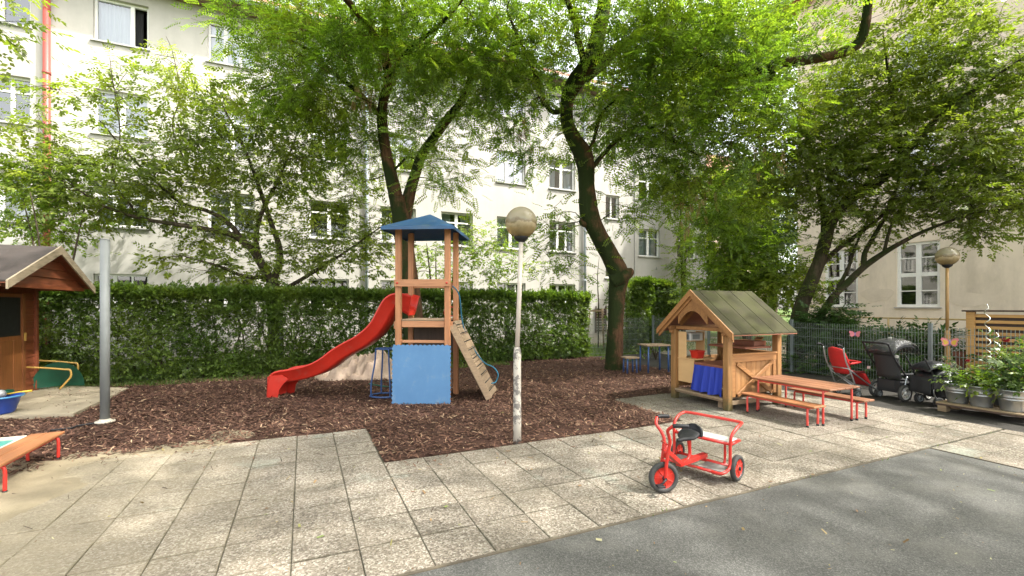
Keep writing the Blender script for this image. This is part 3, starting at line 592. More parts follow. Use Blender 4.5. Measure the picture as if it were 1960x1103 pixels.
def foliage(name, pos, d, tmpl, mat, parent, rng, smin=.75, smax=1.25, upw=1.0, jitter=.5):
    fr = rotframes(d, rng, upw, jitter); s = rng.uniform(smin, smax, len(pos))
    V = (np.einsum('vk,nkj->nvj', tmpl, fr) * s[:, None, None] + pos[:, None, :]).reshape(-1, 3)
    return npmesh(name, V, np.arange(len(V)).reshape(-1, 4), mat, parent)
class Tree:
    def __init__(s, name, label, base, bark, seed, cat='tree', group=None):
        s.root = thing(name, label, cat, (base[0], base[1], base[2]), 0, group); s.base = Vector(base); s.mb = MB(); s.nodes = []; s.rad = []; s.mat = bark
        s.rng = np.random.default_rng(seed); s.rd = random.Random(seed); s.cl = []; s.seed = seed
    def limb(s, pts, radii, n=14, sub=6, wob=.07):
        P = [Vector((*p,)) if len(p) == 4 else Vector(p) for p in pts]; P = [p - s.base for p in P]
        path = smooth_path(P, sub); rr = []
        for i in range(len(path)):
            t = i / sub; k = min(int(t), len(radii) - 2); q = t - k; rr.append(radii[k] * (1 - q) + radii[k + 1] * q)
        s.mb.tube(path, rr, n, wob=wob, seed=s.seed + len(s.nodes)); s.nodes += path; s.rad += rr
    def clumps(s, px, py, Y, rx, ry, rz, n):
        c = np.array(at(px, py, Y) - s.base); q = s.rng.normal(0, 1, (n, 3)); q /= np.linalg.norm(q, axis=1, keepdims=True); q *= s.rng.uniform(.25, 1, (n, 1)) ** .5
        X, Yy, Z = q[:, 0] * rx, q[:, 1] * ry, q[:, 2] * rz
        s.cl.append(np.stack([c[0] + CA * X + SA * Yy, c[1] - SA * X + CA * Yy, c[2] + Z], 1))
    def grow(s, tmpl, leafm, per=14, spread=.34, flat=.6, droop=.35, smin=.75, smax=1.25, br=.016, upw=1.0, jitter=.5, maxr=.045, trail=.0):
        cl = np.concatenate(s.cl); N = [np.array(p) for p in s.nodes]; Rr = list(s.rad)
        d0 = np.array([min(np.linalg.norm(np.array(N) - c, axis=1)) for c in cl]); cl = cl[np.argsort(d0)]
        Narr = np.array(N); Rarr = np.array(Rr); P = []; D = []
        for c in cl:
            dist = np.linalg.norm(Narr - c, axis=1) + np.where(Narr[:, 2] > c[2] + .4, .6, 0); k = int(np.argmin(dist)); a = Narr[k]; L = np.linalg.norm(c - a)
            if L > .12:
                m = max(3, int(L / .3) + 2); perp = s.rng.normal(0, .09 * L, 3); pts = []
                for i in range(m + 1):
                    t = i / m; q = a + (c - a) * t + perp * math.sin(math.pi * t) + np.array([0, 0, .10 * L * math.sin(math.pi * t)]) + (s.rng.normal(0, .02 * L ** .5, 3) if 0 < i < m else 0)
                    pts.append(q)
                r0 = min(Rarr[k] * .75, maxr, br * (.5 + L * .55)); rr = [r0 * (1 - .82 * i / m) + .0025 for i in range(m + 1)]
                s.mb.tube([Vector(q) for q in pts], rr, 5, caps=False)
                Narr = np.vstack([Narr, np.array(pts[1:])]); Rarr = np.concatenate([Rarr, rr[1:]])
                out = (c - a) / L
                tl = s.rng.uniform(.45, 1, max(1, int(per * .35))); seg = a + (c - a) * tl[:, None] + perp * np.sin(math.pi * tl)[:, None] + s.rng.normal(0, .10, (len(tl), 3)); P.append(seg)
                D.append(out * .5 + s.rng.normal(0, .8, (len(tl), 3)))
            else: out = np.array([0, 0, .3])
            off = s.rng.normal(0, 1, (per, 3)) * [spread, spread, spread * flat]; pp = c + off; P.append(pp)
            if trail > 0: pp[:, 2] -= np.abs(s.rng.normal(0, trail, per))
            D.append(off / spread * .8 + out * .5 + s.rng.normal(0, .35, (per, 3)))
            for q in range(2):
                j = s.rng.integers(0, per); s.mb.tube([Vector(c), Vector((c + pp[j]) / 2 + s.rng.normal(0, .03, 3)), Vector(pp[j])], [.006, .004, .002], 4, caps=False)
        P = np.concatenate(P); D = np.concatenate(D); D[:, 2] = D[:, 2] * .5 - droop
        s.mb.build('trunk', s.mat, s.root); foliage('crown', P, D, tmpl, leafm, s.root, s.rng, smin, smax, upw, jitter); return s
def pods(T, spots, n=26):
    P = []; 
    for px, py, Y, r_ in spots: c = np.array(at(px, py, Y) - T.base); P.append(c + T.rng.normal(0, 1, (n, 3)) * [r_, r_, r_ * 1.3])
    P = np.concatenate(P); D = T.rng.normal(0, .25, P.shape); D[:, 2] -= 1.0
    foliage('seed_pods', P, D, T_PIN, M['podleaf'], T.root, T.rng, .45, .9, .3, .9)
def pts_at(l): return [at(*p) for p in l]

# --- locust behind the play tower
b0 = gr(800, 708)
T = Tree('locust_tree', 'tall feathery locust tree whose forked trunk rises right behind the blue roofed play tower', b0, M['bark'], 21)
T.limb(pts_at([(800, 712, 11.15), (792, 640, 11.15), (786, 560, 11.15), (775, 470, 11.1), (768, 415, 11.1), (762, 380, 11.1)]), [.30, .25, .235, .22, .225, .21], 18)
T.limb(pts_at([(768, 430, 11.1), (757, 375, 11.05), (742, 310, 11.0), (733, 250, 10.9), (733, 200, 10.8), (743, 150, 10.6), (735, 90, 10.2), (740, 10, 9.8), (730, -90, 9.4)]), [.19, .165, .14, .125, .115, .105, .09, .07, .05])
T.limb(pts_at([(772, 430, 11.1), (782, 380, 11.15), (793, 340, 11.2), (808, 295, 11.3), (835, 258, 11.3), (862, 222, 11.2), (888, 185, 11.1), (915, 110, 10.9), (950, 30, 10.6)]), [.17, .15, .13, .115, .11, .105, .09, .065, .04])
T.limb(pts_at([(733, 230, 10.9), (700, 190, 10.6), (640, 140, 10.3), (580, 90, 10), (520, 70, 9.8)]), [.07, .055, .045, .03, .015], 8)
T.limb(pts_at([(750, 330, 11), (765, 315, 10.9), (782, 300, 10.8), (800, 310, 10.6)]), [.035, .03, .02, .01], 7)
T.limb(pts_at([(741, 150, 10.6), (790, 90, 10), (850, 40, 9.4), (900, -20, 8.8)]), [.07, .055, .04, .02], 8)
T.limb(pts_at([(735, 90, 10.2), (680, 20, 9), (600, -80, 7.8), (540, -250, 6.6)]), [.07, .06, .045, .02], 8)
for c in [(560, 60, 10.2, 1.3, 1.4, .9, 34), (620, 150, 10.3, 1.2, 1.3, .8, 34), (700, 60, 10.4, 1.3, 1.6, 1.0, 40), (660, 230, 10.8, .9, 1.2, .5, 20), (560, 190, 10.2, .9, .9, .55, 20),
          (820, 60, 10.2, 1.5, 1.7, 1.1, 46), (880, 160, 10.6, 1.1, 1.4, .8, 32), (800, 190, 10.8, .8, 1.2, .7, 20), (850, 320, 10.6, .62, .8, .55, 15), (770, 270, 11.6, .8, .8, .6, 12), (700, 310, 11.4, .8, .8, .6, 12),
          (940, 60, 10.2, 1.2, 1.4, 1.0, 30), (780, 70, 9.4, 1.4, .6, .7, 16), (900, 90, 9.4, 1.3, .6, .8, 16), (640, 90, 9.3, 1.0, .6, .6, 16), (480, 30, 9.6, .7, .8, .45, 8), (700, -60, 9.5, 3, 2.2, .9, 40), (560, -250, 7, 3.0, 2.0, 1.0, 28), (700, -520, 5.6, 2.6, 1.8, .8, 22), (900, -420, 6.5, 2.5, 1.6, .8, 30), (650, -150, 8.5, 2.5, 1.6, .7, 26)]:  # clumps far above the frame are added to shade the foreground
    T.clumps(*c)
T.grow(T_PIN, M['leafA'], per=13, spread=.35, flat=.7, droop=.25, trail=.06, smin=.85, smax=1.35)

pods(T, [(660, 60, 9.9, .22), (590, 40, 9.7, .2), (730, 110, 9.8, .2), (690, 180, 9.9, .16)])
# --- big locust with the kinked mossy trunk
b0 = gr(1176, 708)
T = Tree('locust_tree', 'large locust tree with a kinked mossy trunk standing in the mulch right of the hedge', b0, M['bark'], 22)
T.limb(pts_at([(1174, 716, 11.24), (1176, 680, 11.24), (1178, 620, 11.24), (1181, 560, 11.24), (1184, 525, 11.24), (1168, 490, 11.2), (1146, 450, 11.15), (1128, 410, 11.1), (1123, 360, 11.05), (1122, 320, 11), (1115, 295, 11), (1100, 270, 10.95), (1086, 235, 10.9), (1087, 190, 10.85), (1104, 152, 10.8), (1132, 112, 10.7), (1146, 60, 10.6), (1157, 0, 10.5), (1160, -90, 10.2), (1140, -250, 9.6)]),
       [.235, .205, .19, .20, .255, .215, .205, .225, .195, .205, .235, .18, .15, .165, .205, .20, .17, .155, .12, .07], 20, wob=.05)
T.limb(pts_at([(1172, 540, 11.15), (1190, 530, 11.1), (1203, 522, 11.08), (1211, 516, 11.07)]), [.17, .19, .13, .05], 12, wob=.1)
T.limb(pts_at([(1140, 430, 11.1), (1116, 428, 11.05), (1112, 420, 11.05)]), [.1, .08, .04], 10, wob=.1)
T.limb(pts_at([(1120, 150, 10.8), (1152, 120, 10.8), (1190, 88, 10.8), (1235, 68, 10.7), (1290, 82, 10.5), (1360, 115, 10.3), (1430, 138, 10.2), (1480, 122, 10.1), (1540, 116, 10), (1600, 104, 9.9), (1640, 85, 9.8), (1655, 50, 9.7), (1662, -10, 9.6), (1670, -120, 9.4)]),
       [.13, .15, .12, .11, .10, .10, .10, .10, .10, .105, .10, .095, .08, .04], 12)
T.limb(pts_at([(1470, 125, 10.1), (1477, 145, 10.1), (1474, 165, 10.1), (1462, 200, 10.2), (1440, 260, 10.4)]), [.08, .075, .05, .03, .012], 9)
T.limb(pts_at([(1092, 200, 10.85), (1060, 215, 10.6), (1035, 185, 10.4), (1028, 150, 10.2), (1000, 90, 9.9), (970, 20, 9.5)]), [.08, .06, .055, .05, .04, .02], 9)
T.limb(pts_at([(1120, 125, 10.7), (1105, 70, 10.2), (1095, 25, 9.8), (1060, -60, 9), (1020, -200, 8)]), [.09, .07, .06, .05, .02], 9)
T.limb(pts_at([(1120, 300, 11), (1136, 270, 10.8), (1150, 220, 10.6), (1180, 190, 10.3)]), [.05, .045, .035, .015], 8)
T.limb(pts_at([(1118, 340, 11), (1180, 270, 10.9), (1240, 245, 10.8), (1290, 270, 10.6), (1340, 300, 10.6)]), [.06, .05, .045, .035, .015], 8)
T.limb(pts_at([(1157, 0, 10.5), (1200, -120, 8.6), (1260, -330, 6.8), (1300, -600, 5.6)]), [.10, .08, .06, .02], 8)
for c in [(1040, 50, 10.3, 1.3, 1.5, 1.0, 40), (980, 200, 10.7, .85, 1.1, .6, 22), (1000, 130, 10.4, 1.1, 1.2, .8, 28), (1180, 60, 10.2, 1.5, 1.5, .9, 40), (1220, 180, 10.5, 1.2, 1.4, .9, 38), (1330, 90, 10.2, 1.5, 1.5, .9, 46), (1320, 220, 10.6, 1.3, 1.4, .9, 44),
          (1150, 250, 10.9, .8, 1.2, .6, 16), (1240, 290, 10.8, 1.0, 1.2, .6, 26), (1360, 330, 10.8, 1.1, 1.2, .8, 32), (1430, 190, 10.3, 1.2, 1.3, .9, 36), (1290, 370, 10.9, .7, .9, .5, 14), (1390, 410, 11.2, .8, .9, .55, 16),
          (1060, 420, 10.9, .5, .6, .35, 6), (1060, 475, 10.9, .45, .5, .35, 5), (1085, 530, 10.9, .25, .4, .3, 3), (1215, 395, 11.1, .5, .7, .4, 7), (985, 275, 10.8, .55, .7, .3, 7), (1460, 60, 10, 1.3, 1.4, .8, 30), (1340, 100, 9.3, 1.3, .5, .9, 30), (1420, 220, 9.4, .9, .5, .8, 16), (1230, 130, 9.6, .8, .4, .7, 10), (1250, 30, 9.4, .9, .5, .5, 12),
          (1050, 290, 11.0, .7, .8, .3, 6), (1200, -60, 9.5, 3.2, 2, .9, 40), (1220, -330, 7, 3.4, 2.0, 1.0, 34), (1300, -700, 5.2, 3.0, 1.6, .8, 26), (1800, -420, 6.2, 2.2, 1.6, .8, 24), (1500, -500, 6.5, 2.6, 1.8, .8, 40), (1250, -560, 6.2, 2.4, 1.8, .8, 30), (1100, -1100, 4.4, 2.2, 1.4, .7, 22), (1500, -200, 8, 2.4, 1.6, .8, 30)]:  # unseen forward clumps, added overhead for shade on the yard
    T.clumps(*c)
T.grow(T_PIN2, M['leafB'], per=14, spread=.34, flat=.75, droop=.25, trail=.06, smin=.85, smax=1.35)

pods(T, [(1470, 290, 9.9, .22), (1320, 400, 10.5, .2), (1340, 360, 10.5, .2), (1380, 300, 10.2, .2), (1000, 250, 10.6, .1)])
# --- spreading tree left of centre
Y0 = depth_v(528, 13.3); b0 = at(528, 585, Y0); b0.z = 0
T = Tree('hornbeam_tree', 'wide spreading broadleaf tree with many bare inner stems behind the hedge, left of the tower', b0, M['bark2'], 23)
T.limb([b0, at(527, 600, Y0), at(524, 560, Y0), at(520, 530, Y0)], [.2, .17, .16, .13], 14)
T.limb(pts_at([(522, 545, Y0), (500, 505, 11.6), (480, 475, 11.4), (445, 450, 11.2), (400, 440, 11), (340, 430, 10.8), (270, 418, 10.6), (200, 395, 10.3), (130, 350, 10)]), [.11, .10, .09, .075, .06, .05, .04, .028, .012], 9)
T.limb(pts_at([(480, 480, 11.4), (440, 430, 11.3), (400, 405, 11.3), (350, 390, 11.2), (300, 350, 11), (250, 300, 10.8), (190, 230, 10.6)]), [.06, .055, .05, .04, .03, .02, .01], 8)
T.limb(pts_at([(522, 540, Y0), (535, 500, 11.8), (532, 465, 11.8), (520, 430, 11.8), (500, 370, 11.6), (470, 290, 11.4), (430, 210, 11.2), (400, 150, 11)]), [.10, .085, .075, .06, .05, .035, .02, .01], 9)
T.limb(pts_at([(500, 505, 11.6), (490, 460, 11.5), (500, 410, 11.4), (530, 350, 11.4), (560, 280, 11.4), (580, 220, 11.3)]), [.07, .06, .05, .035, .02, .01], 8)
T.limb(pts_at([(524, 560, Y0), (560, 545, 11.8), (610, 515, 11.8), (650, 490, 11.8), (700, 455, 11.8), (735, 430, 11.8)]), [.06, .055, .045, .035, .02, .01], 8)
T.limb(pts_at([(515, 530, Y0), (470, 530, 11.2), (420, 510, 10.9), (350, 490, 10.7)]), [.05, .04, .03, .015], 7)
T.limb(pts_at([(270, 418, 10.6), (215, 340, 10.6), (230, 260, 10.6), (215, 150, 10.5), (210, 110, 10.5)]), [.025, .02, .015, .01, .006], 6)
T.limb(pts_at([(350, 300, 11), (330, 240, 11), (345, 180, 11), (330, 100, 11), (318, 70, 11)]), [.02, .016, .012, .008, .004], 6)
for c in [(470, 290, 11.3, 1.7, 1.4, 1.1, 62), (330, 300, 11, 1.4, 1.2, .9, 44), (230, 350, 10.7, 1.3, 1.2, .7, 34), (110, 330, 10.3, 1.0, .9, .6, 22), (600, 330, 11.5, 1.3, 1.3, 1.1, 42), (630, 440, 11.7, 1.2, 1.2, 1.1, 34), (400, 400, 11.2, 1.6, 1.3, .9, 40),
          (500, 500, 11.2, 1.6, 1.2, .45, 22), (690, 500, 11.9, .7, .9, .6, 14), (400, 200, 11, 1.2, 1.0, .7, 26), (520, 200, 11.3, 1.0, 1.0, .7, 22), (250, 220, 10.8, .7, .7, .6, 10), (320, 120, 11, .22, .3, .6, 5), (215, 140, 10.5, .2, .3, .55, 5), (110, 190, 10.3, .9, .6, .25, 6), (40, 250, 10.1, .7, .7, .3, 10),
          (150, 400, 10.3, 1.0, .8, .4, 14), (560, 555, 11.4, 1.6, .6, .2, 10), (20, 330, 10, .7, .7, .5, 8), (380, 500, 10.9, .9, .7, .35, 10), (720, 420, 11.9, .5, .6, .6, 7)]:
    T.clumps(*c)
T.grow(T_BIG, M['leafC'], per=9, spread=.29, flat=.55, droop=.15, smin=.75, smax=1.25, jitter=.45)

# --- unseen tree added behind the camera, its crown shaped to shade the yard
T = Tree('locust_tree', 'unseen locust tree added behind the yard to shade asphalt and paving', Vector((9.5, -5.5, 0)), M['bark'], 27)
T.limb([Vector((9.5, -5.5, 0)), Vector((9.3, -5.3, 2)), Vector((8.8, -4.6, 4)), Vector((8, -3.5, 6.2)), Vector((6.5, -1.5, 8)), Vector((5, 0, 9))], [.25, .22, .2, .16, .1, .04])
T.limb([Vector((8.8, -4.6, 4)), Vector((6.5, -4.6, 6.2)), Vector((4, -4, 7.8)), Vector((2, -3, 8.5))], [.14, .12, .08, .03])
T.limb([Vector((8.4, -4, 5.2)), Vector((9.8, -2.4, 7)), Vector((11, -.5, 8.4))], [.12, .09, .03])
rr_ = random.Random(2)
for k in range(380):
    u, v = (rr_.uniform(.5, 12.5), rr_.uniform(-5.5, 2.4)) if k < 125 else ((rr_.uniform(-.5, 9), rr_.uniform(-2.6, 2.8)) if k < 290 else (rr_.uniform(6, 12.5), rr_.uniform(-5.5, .4)))
    if math.sin(u * 1.3 + .6) * math.sin(v * 1.5 + u * .4) > (.3 if k < 125 else .5) and k < 290: continue
    if u > 6.2 and v < .4 and math.sin(u * 1.9 + v * .8) * math.sin(v * 2.1 - u * .5 + 1) > -.04: continue  # crown gaps shaped to let sun patches fall on the asphalt
    T.cl.append(np.array([[u - 9.5, v + 5.5, rr_.uniform(7.0, 9.6)]]))
T.grow(T_PIN2, M['leafB'], per=17, spread=.42, flat=.6, droop=.25, smin=.9, smax=1.5)
# --- leaning tree on the right
u_, v_ = 11.5, depth_u(1522, 11.5) * (CA - SA * (1522 - CX) / F); b0 = Vector((u_, v_, 0)); Yb = depth_u(1522, 11.5)
T = Tree('maple_tree', 'leaning dark barked tree rising behind the playhouse and fence, crown over the beige building', b0, M['bark2'], 24)
T.limb([b0] + pts_at([(1524, 640, Yb), (1534, 588, Yb), (1552, 540, 11.7), (1568, 500, 11.6), (1580, 460, 11.5), (1590, 428, 11.4), (1615, 392, 11.2), (1655, 362, 11), (1685, 345, 10.9), (1724, 305, 10.7), (1765, 256, 10.4), (1822, 201, 10), (1900, 150, 9.6), (1990, 90, 9.2)]),
       [.22, .19, .175, .155, .15, .14, .13, .125, .115, .105, .09, .07, .05, .035, .015], 14)
T.limb(pts_at([(1580, 460, 11.5), (1578, 420, 11.5), (1572, 385, 11.4), (1560, 320, 11.2), (1540, 240, 11)]), [.10, .09, .07, .05, .02], 9)
T.limb(pts_at([(1724, 305, 10.7), (1715, 230, 10.6), (1700, 140, 10.4), (1690, 60, 10.2)]), [.05, .04, .03, .012], 8)
T.limb(pts_at([(1560, 520, 11.7), (1600, 480, 11.5), (1640, 450, 11.3), (1690, 410, 11), (1720, 350, 10.8)]), [.07, .06, .05, .035, .02], 8)
for c in [(1560, 300, 11, 1.1, 1.2, 1.0, 40), (1640, 230, 10.9, 1.3, 1.3, 1.0, 48), (1740, 190, 10.6, 1.3, 1.3, 1.0, 46), (1600, 130, 10.8, 1.5, 1.4, 1.0, 42), (1850, 160, 10, 1.3, 1.3, 1.0, 40), (1940, 90, 9.6, 1.2, 1.2, .9, 26), (1760, 60, 10.3, 1.6, 1.4, .8, 36),
          (1500, 340, 11.4, 1.0, 1.0, .9, 30), (1820, 290, 9.9, 1.3, 1.2, .6, 38), (1700, 350, 10.6, 1.1, 1.1, .5, 24), (1930, 280, 9.4, 1.0, 1.1, .7, 26), (1600, 400, 11, .8, .8, .4, 12), (1480, 240, 11.2, .9, 1.0, .8, 20), (1900, -100, 8.6, 2.5, 1.6, .9, 26), (1980, -400, 6, 2.0, 1.6, .8, 16)]:
    T.clumps(*c)
T.grow(T_LEAF, M['leafD'], per=14, spread=.32, flat=.5, droop=.15, smin=.9, smax=1.4, jitter=.5)
# --- second stem
Yb = depth_u(1572, 11.9); b0 = at(1572, 585, Yb); b0.z = 0
T = Tree('maple_tree', 'slender multi stemmed tree behind the fence whose thin limbs cross both lattice windows', b0, M['bark2'], 25)
T.limb([b0] + pts_at([(1572, 620, Yb), (1574, 600, Yb), (1595, 568, 11.4), (1626, 538, 11.2), (1655, 510, 11), (1692, 484, 10.7), (1730, 462, 10.4), (1762, 446, 10.1), (1817, 424, 9.7), (1880, 405, 9.3), (1950, 400, 8.9)]), [.11, .095, .085, .08, .08, .075, .06, .05, .04, .03, .02, .01], 10)
T.limb(pts_at([(1655, 510, 11), (1655, 485, 11), (1680, 440, 10.9), (1705, 395, 10.8), (1722, 330, 10.7), (1726, 250, 10.5)]), [.07, .055, .045, .035, .025, .012], 8)
T.limb(pts_at([(1600, 560, 11.4), (1625, 510, 11.3), (1638, 470, 11.2), (1680, 380, 11)]), [.05, .04, .03, .015], 7)
T.limb(pts_at([(1692, 484, 10.7), (1700, 450, 10.6), (1712, 420, 10.5), (1760, 330, 10.2)]), [.04, .035, .03, .012], 7)
for c in [(1780, 390, 10.1, 1.1, 1.0, .4, 30), (1870, 380, 9.5, 1.0, 1.0, .45, 34), (1930, 420, 9, .6, .8, .45, 16), (1700, 400, 10.7, .9, .9, .35, 18), (1890, 440, 9.2, .5, .6, .4, 9), (1640, 460, 11.2, .5, .5, .3, 5), (1600, 470, 11.3, .5, .5, .35, 6), (1560, 560, 11.4, .35, .4, .3, 4), (1950, 350, 9, .8, .9, .5, 18), (1620, 330, 10.8, .8, .8, .5, 12)]:
    T.clumps(*c)
T.grow(T_LEAF, M['leafD'], per=14, spread=.24, flat=.5, droop=.15, smin=.65, smax=1.1, jitter=.45)
# --- bright shrubby tree behind playhouse
def simple_tree(name, label, px, v, hpy, rad, blobs, leaf, tm, seed, stems=3, per=14, spread=.26, cat='tree', barkm='bark2', group=None, **kw):
    Y = depth_v(px, v); b0 = at(px, 585, Y); b0.z = 0
    T = Tree(name, label, b0, M[barkm], seed, cat, group); top = at(px, hpy, Y)
    for k in range(stems):
        a = 6.283 * k / max(stems, 1) + seed; o = Vector((math.cos(a), math.sin(a), 0)) * (.0 if stems == 1 else .25)
        T.limb([b0 + o * .3, b0.lerp(top, .35) + o * .9, b0.lerp(top, .7) + o * 1.5 + Vector((.05 * math.sin(a * 3), 0, 0)), top + o * 2.4], [rad, rad * .75, rad * .5, rad * .18], 8)
    for c in blobs: T.clumps(*c)
    return T.grow(M_T[tm], M[leaf], per=per, spread=spread, **kw)
M_T = {'pin': T_PIN, 'leaf': T_LEAF, 'small': T_SMALL, 'big': T_BIG}
simple_tree('ash_tree', 'bright green bushy tree filling the gap behind the playhouse roof', 1430, 12.6, 430, .09,
            [(1430, 420, 13.6, 1.1, 1.0, 1.0, 40), (1400, 360, 13.8, 1.0, 1.0, .7, 28), (1450, 510, 13.4, 1.3, 1.1, .8, 46), (1380, 480, 13.8, .7, .9, .6, 16), (1500, 540, 12.9, .9, .9, .6, 24), (1400, 560, 13.2, 1.2, 1.0, .5, 30)], 'leafY' if 0 else 'leafA', 'big', 31, per=15, spread=.30, droop=.2)
simple_tree('ivy_tree', 'narrow column of hanging ivy at the corner of the cream house', 1308, 15.2, 340, .08,
            [(1308, 400, 19.5, .35, .35, 1.1, 16), (1308, 490, 19.5, .4, .4, 1.3, 26), (1300, 330, 19.5, 1.2, .6, .8, 22), (1312, 560, 19.5, .45, .4, .8, 12)], 'leafB', 'leaf', 32, stems=2, spread=.24, droop=.6)
simple_tree('young_tree', 'young airy tree with light green leaves behind the hedge, right of the tower posts', 845, 13.0, 470, .05,
            [(890, 470, 13, .9, .7, .7, 18), (960, 480, 13, .8, .7, .5, 12), (840, 500, 13.2, .9, .7, .6, 14), (940, 440, 13.2, .4, .5, .4, 5), (900, 530, 13, 1.2, .6, .4, 16), (1000, 500, 13, .4, .5, .3, 4)], 'leafY', 'small', 33, per=11, spread=.24, smin=1.1, smax=1.7)
simple_tree('lime_shrub', 'yellow green bush behind the brown shed at the left edge', 90, 12.9, 380, .04,
            [(90, 400, 10.3, .7, .6, .8, 26), (60, 340, 10.2, .7, .6, .5, 16), (150, 440, 10.3, .6, .5, .4, 10), (110, 310, 10.3, .3, .3, .3, 5), (20, 400, 10, .6, .6, .7, 14)], 'leafY', 'small', 34, per=12, spread=.22, cat='shrub', smin=1.1, smax=1.7)
simple_tree('elm_tree', 'dark tree hanging in at the top left corner of the view', -120, 10.5, -100, .10,
            [(-40, 50, 6.0, .28, .4, .3, 6), (-110, 240, 6.4, .4, .5, .3, 6), (-140, -60, 6.2, .9, .8, .5, 12)], 'leafC', 'leaf', 35, stems=1, per=12, spread=.2)
# far trees seen through the gap
simple_tree('far_tree', 'dark distant tree between the pink house and the beige building', 1480, 22, 300, .2,
            [(1480, 380, 25, 3, 2, 3, 60), (1400, 470, 24, 2.5, 2, 2.2, 40)], 'leafS', 'big', 36, per=22, spread=.7, smin=1.6, smax=2.6)
simple_tree('far_tree', 'tall distant tree rising above the roof of the cream house', 1330, 26, 150, .25,
            [(1360, 60, 26, 4, 2, 3, 60), (1250, 200, 27, 3, 2, 3, 40), (1480, 80, 27, 3.5, 2, 3, 40)], 'leafB', 'big', 37, per=20, spread=.8, smin=1.8, smax=3)

# --- hedges
def hedge(name, label, x0, x1, y0, y1, h, n, seed, leaf='leafH', roundend=0.0):
    rng = np.random.default_rng(seed); root = thing(name, label, 'hedge', ((x0 + x1) / 2, (y0 + y1) / 2, 0)); cx, cy = (x0 + x1) / 2, (y0 + y1) / 2
    X = rng.uniform(x0, x1, n); Z = rng.uniform(.06, h, n) ; Z = np.where(rng.uniform(0, 1, n) < .22, h - np.abs(rng.normal(0, .05, n)), Z)
    side = rng.uniform(0, 1, n); D = np.abs(rng.normal(0, .10, n)); Yv = np.where(side < .68, y0 + D, np.where(side < .84, y1 - D, rng.uniform(y0, y1, n)))
    e = rng.uniform(0, 1, n) < .05; X = np.where(e, np.where(rng.uniform(0, 1, n) < .5, x0, x1) + rng.normal(0, .05, n), X)
    lump = .05 * np.sin(X * 2.3) + .04 * np.sin(X * 5.7 + 1) + .05 * np.sin(Z * 4 + X * 1.3); Yv = Yv + lump * np.where(side < .68, 1, 0)
    Zt = Z + np.where(Z > h - .2, .03 * np.sin(X * 3.1) + .02 * np.sin(X * 9), 0)
    dens = .5 + .5 * np.sin(X * 1.9 + np.sin(Z * 2.5) * 1.4) * np.sin(Z * 3.1 + X * .7) ; keep = rng.uniform(0, 1, n) < np.clip(.66 + .34 * dens - .28 * np.exp(-((Z - .95) / .35) ** 2) + .25 * (Z > h - .35), 0, 1)
    if roundend:
        r = roundend; dx = np.maximum(x0 + r - X, 0) + np.maximum(X - (x1 - r), 0); dz = np.maximum(Z - (h - r), 0); keep &= (dx ** 2 + dz ** 2) < r * r
    P = np.stack([X - cx, Yv - cy, Zt], 1)[keep]; Dv = rng.normal(0, .5, P.shape) + np.stack([np.zeros(len(P)), np.where(P[:, 1] < 0, -.6, .6), np.where(P[:, 2] > h - .2, .7, .05)], 1)
    m_s = int(n * .012); sx = rng.uniform(x0, x1, m_s) - cx; sy = rng.normal(0, .2, m_s); hs_ = rng.uniform(.02, .22, m_s); PS = []; DS = []
    for k in range(5): PS.append(np.stack([sx + rng.normal(0, .015, m_s), sy + rng.normal(0, .015, m_s), h + hs_ * k / 4], 1)); DS.append(np.stack([rng.normal(0, .5, m_s), rng.normal(0, .5, m_s), np.full(m_s, .8)], 1))
    P = np.concatenate([P] + PS[:3]); Dv = np.concatenate([Dv] + DS[:3])
    foliage('foliage', P, Dv, T_SMALL, M[leaf], root, rng, .95, 1.6, .7, .8)
    st = MB(); r2 = random.Random(seed)
    x = x0 + .1
    while x < x1 - .1:
        y = (y0 + y1) / 2 - cy + r2.uniform(-.12, .05)
        p = Vector((x - cx, y, 0)); pts = [p.copy()]
        for k in range(5): p = p + Vector((r2.uniform(-.12, .12), r2.uniform(-.06, .06), h * .19)); pts.append(p.copy())
        st.tube(pts, [.028, .024, .018, .014, .009, .004], 6, caps=False)
        for k in range(7):
            a = pts[1 + k % 4]; d = Vector((r2.uniform(-.35, .35), r2.uniform(-.3, .3), r2.uniform(.1, .4))); st.tube([a, a + d * .5 + Vector((0, 0, .03)), a + d], [.009, .006, .003], 4, caps=False)
        x += r2.uniform(.22, .4)
    st.build('stems', M['bark2'], root); return root
hedge('hornbeam_hedge', 'long clipped green hedge running behind the slide and play tower', -5.4, 7.75, 11.65, 12.35, 1.83, 36000, 51)
hedge('hornbeam_hedge', 'short rounded hedge block behind the small wooden table, left of the playhouse roof', 9.9, 12.2, 12.4, 13.6, 2.35, 12000, 52, roundend=.55)

# bushes
def bush(name, label, px, Y, blobs, leaf, tm, seed, per=12, spread=.18, cat='shrub', z0=0, group=None, **kw):
    b0 = at(px, 585, Y); b0.z = z0; T = Tree(name, label, b0, M['bark2'], seed, cat, group)
    for k in range(5):
        a = k * 1.257 + seed; T.limb([b0, b0 + Vector((.1 * math.cos(a), .1 * math.sin(a), .25)), b0 + Vector((.25 * math.cos(a), .25 * math.sin(a), .55))], [.02, .014, .008], 5, sub=3)
    for c in blobs: T.clumps(*c)
    return T.grow(M_T[tm], M[leaf], per=per, spread=spread, br=.01, maxr=.02, **kw)
bush('laurel_bush', 'dense dark green bush behind the wire fence, right of the playhouse', 1600, 11.0, [(1590, 640, 11, .6, .5, .5, 40), (1560, 700, 11, .5, .5, .5, 24), (1635, 680, 10.8, .45, .5, .5, 24), (1585, 600, 11.2, .35, .4, .25, 10), (1545, 640, 11.6, .35, .4, .4, 12)], 'leafS', 'leaf', 61, per=16, droop=.1)
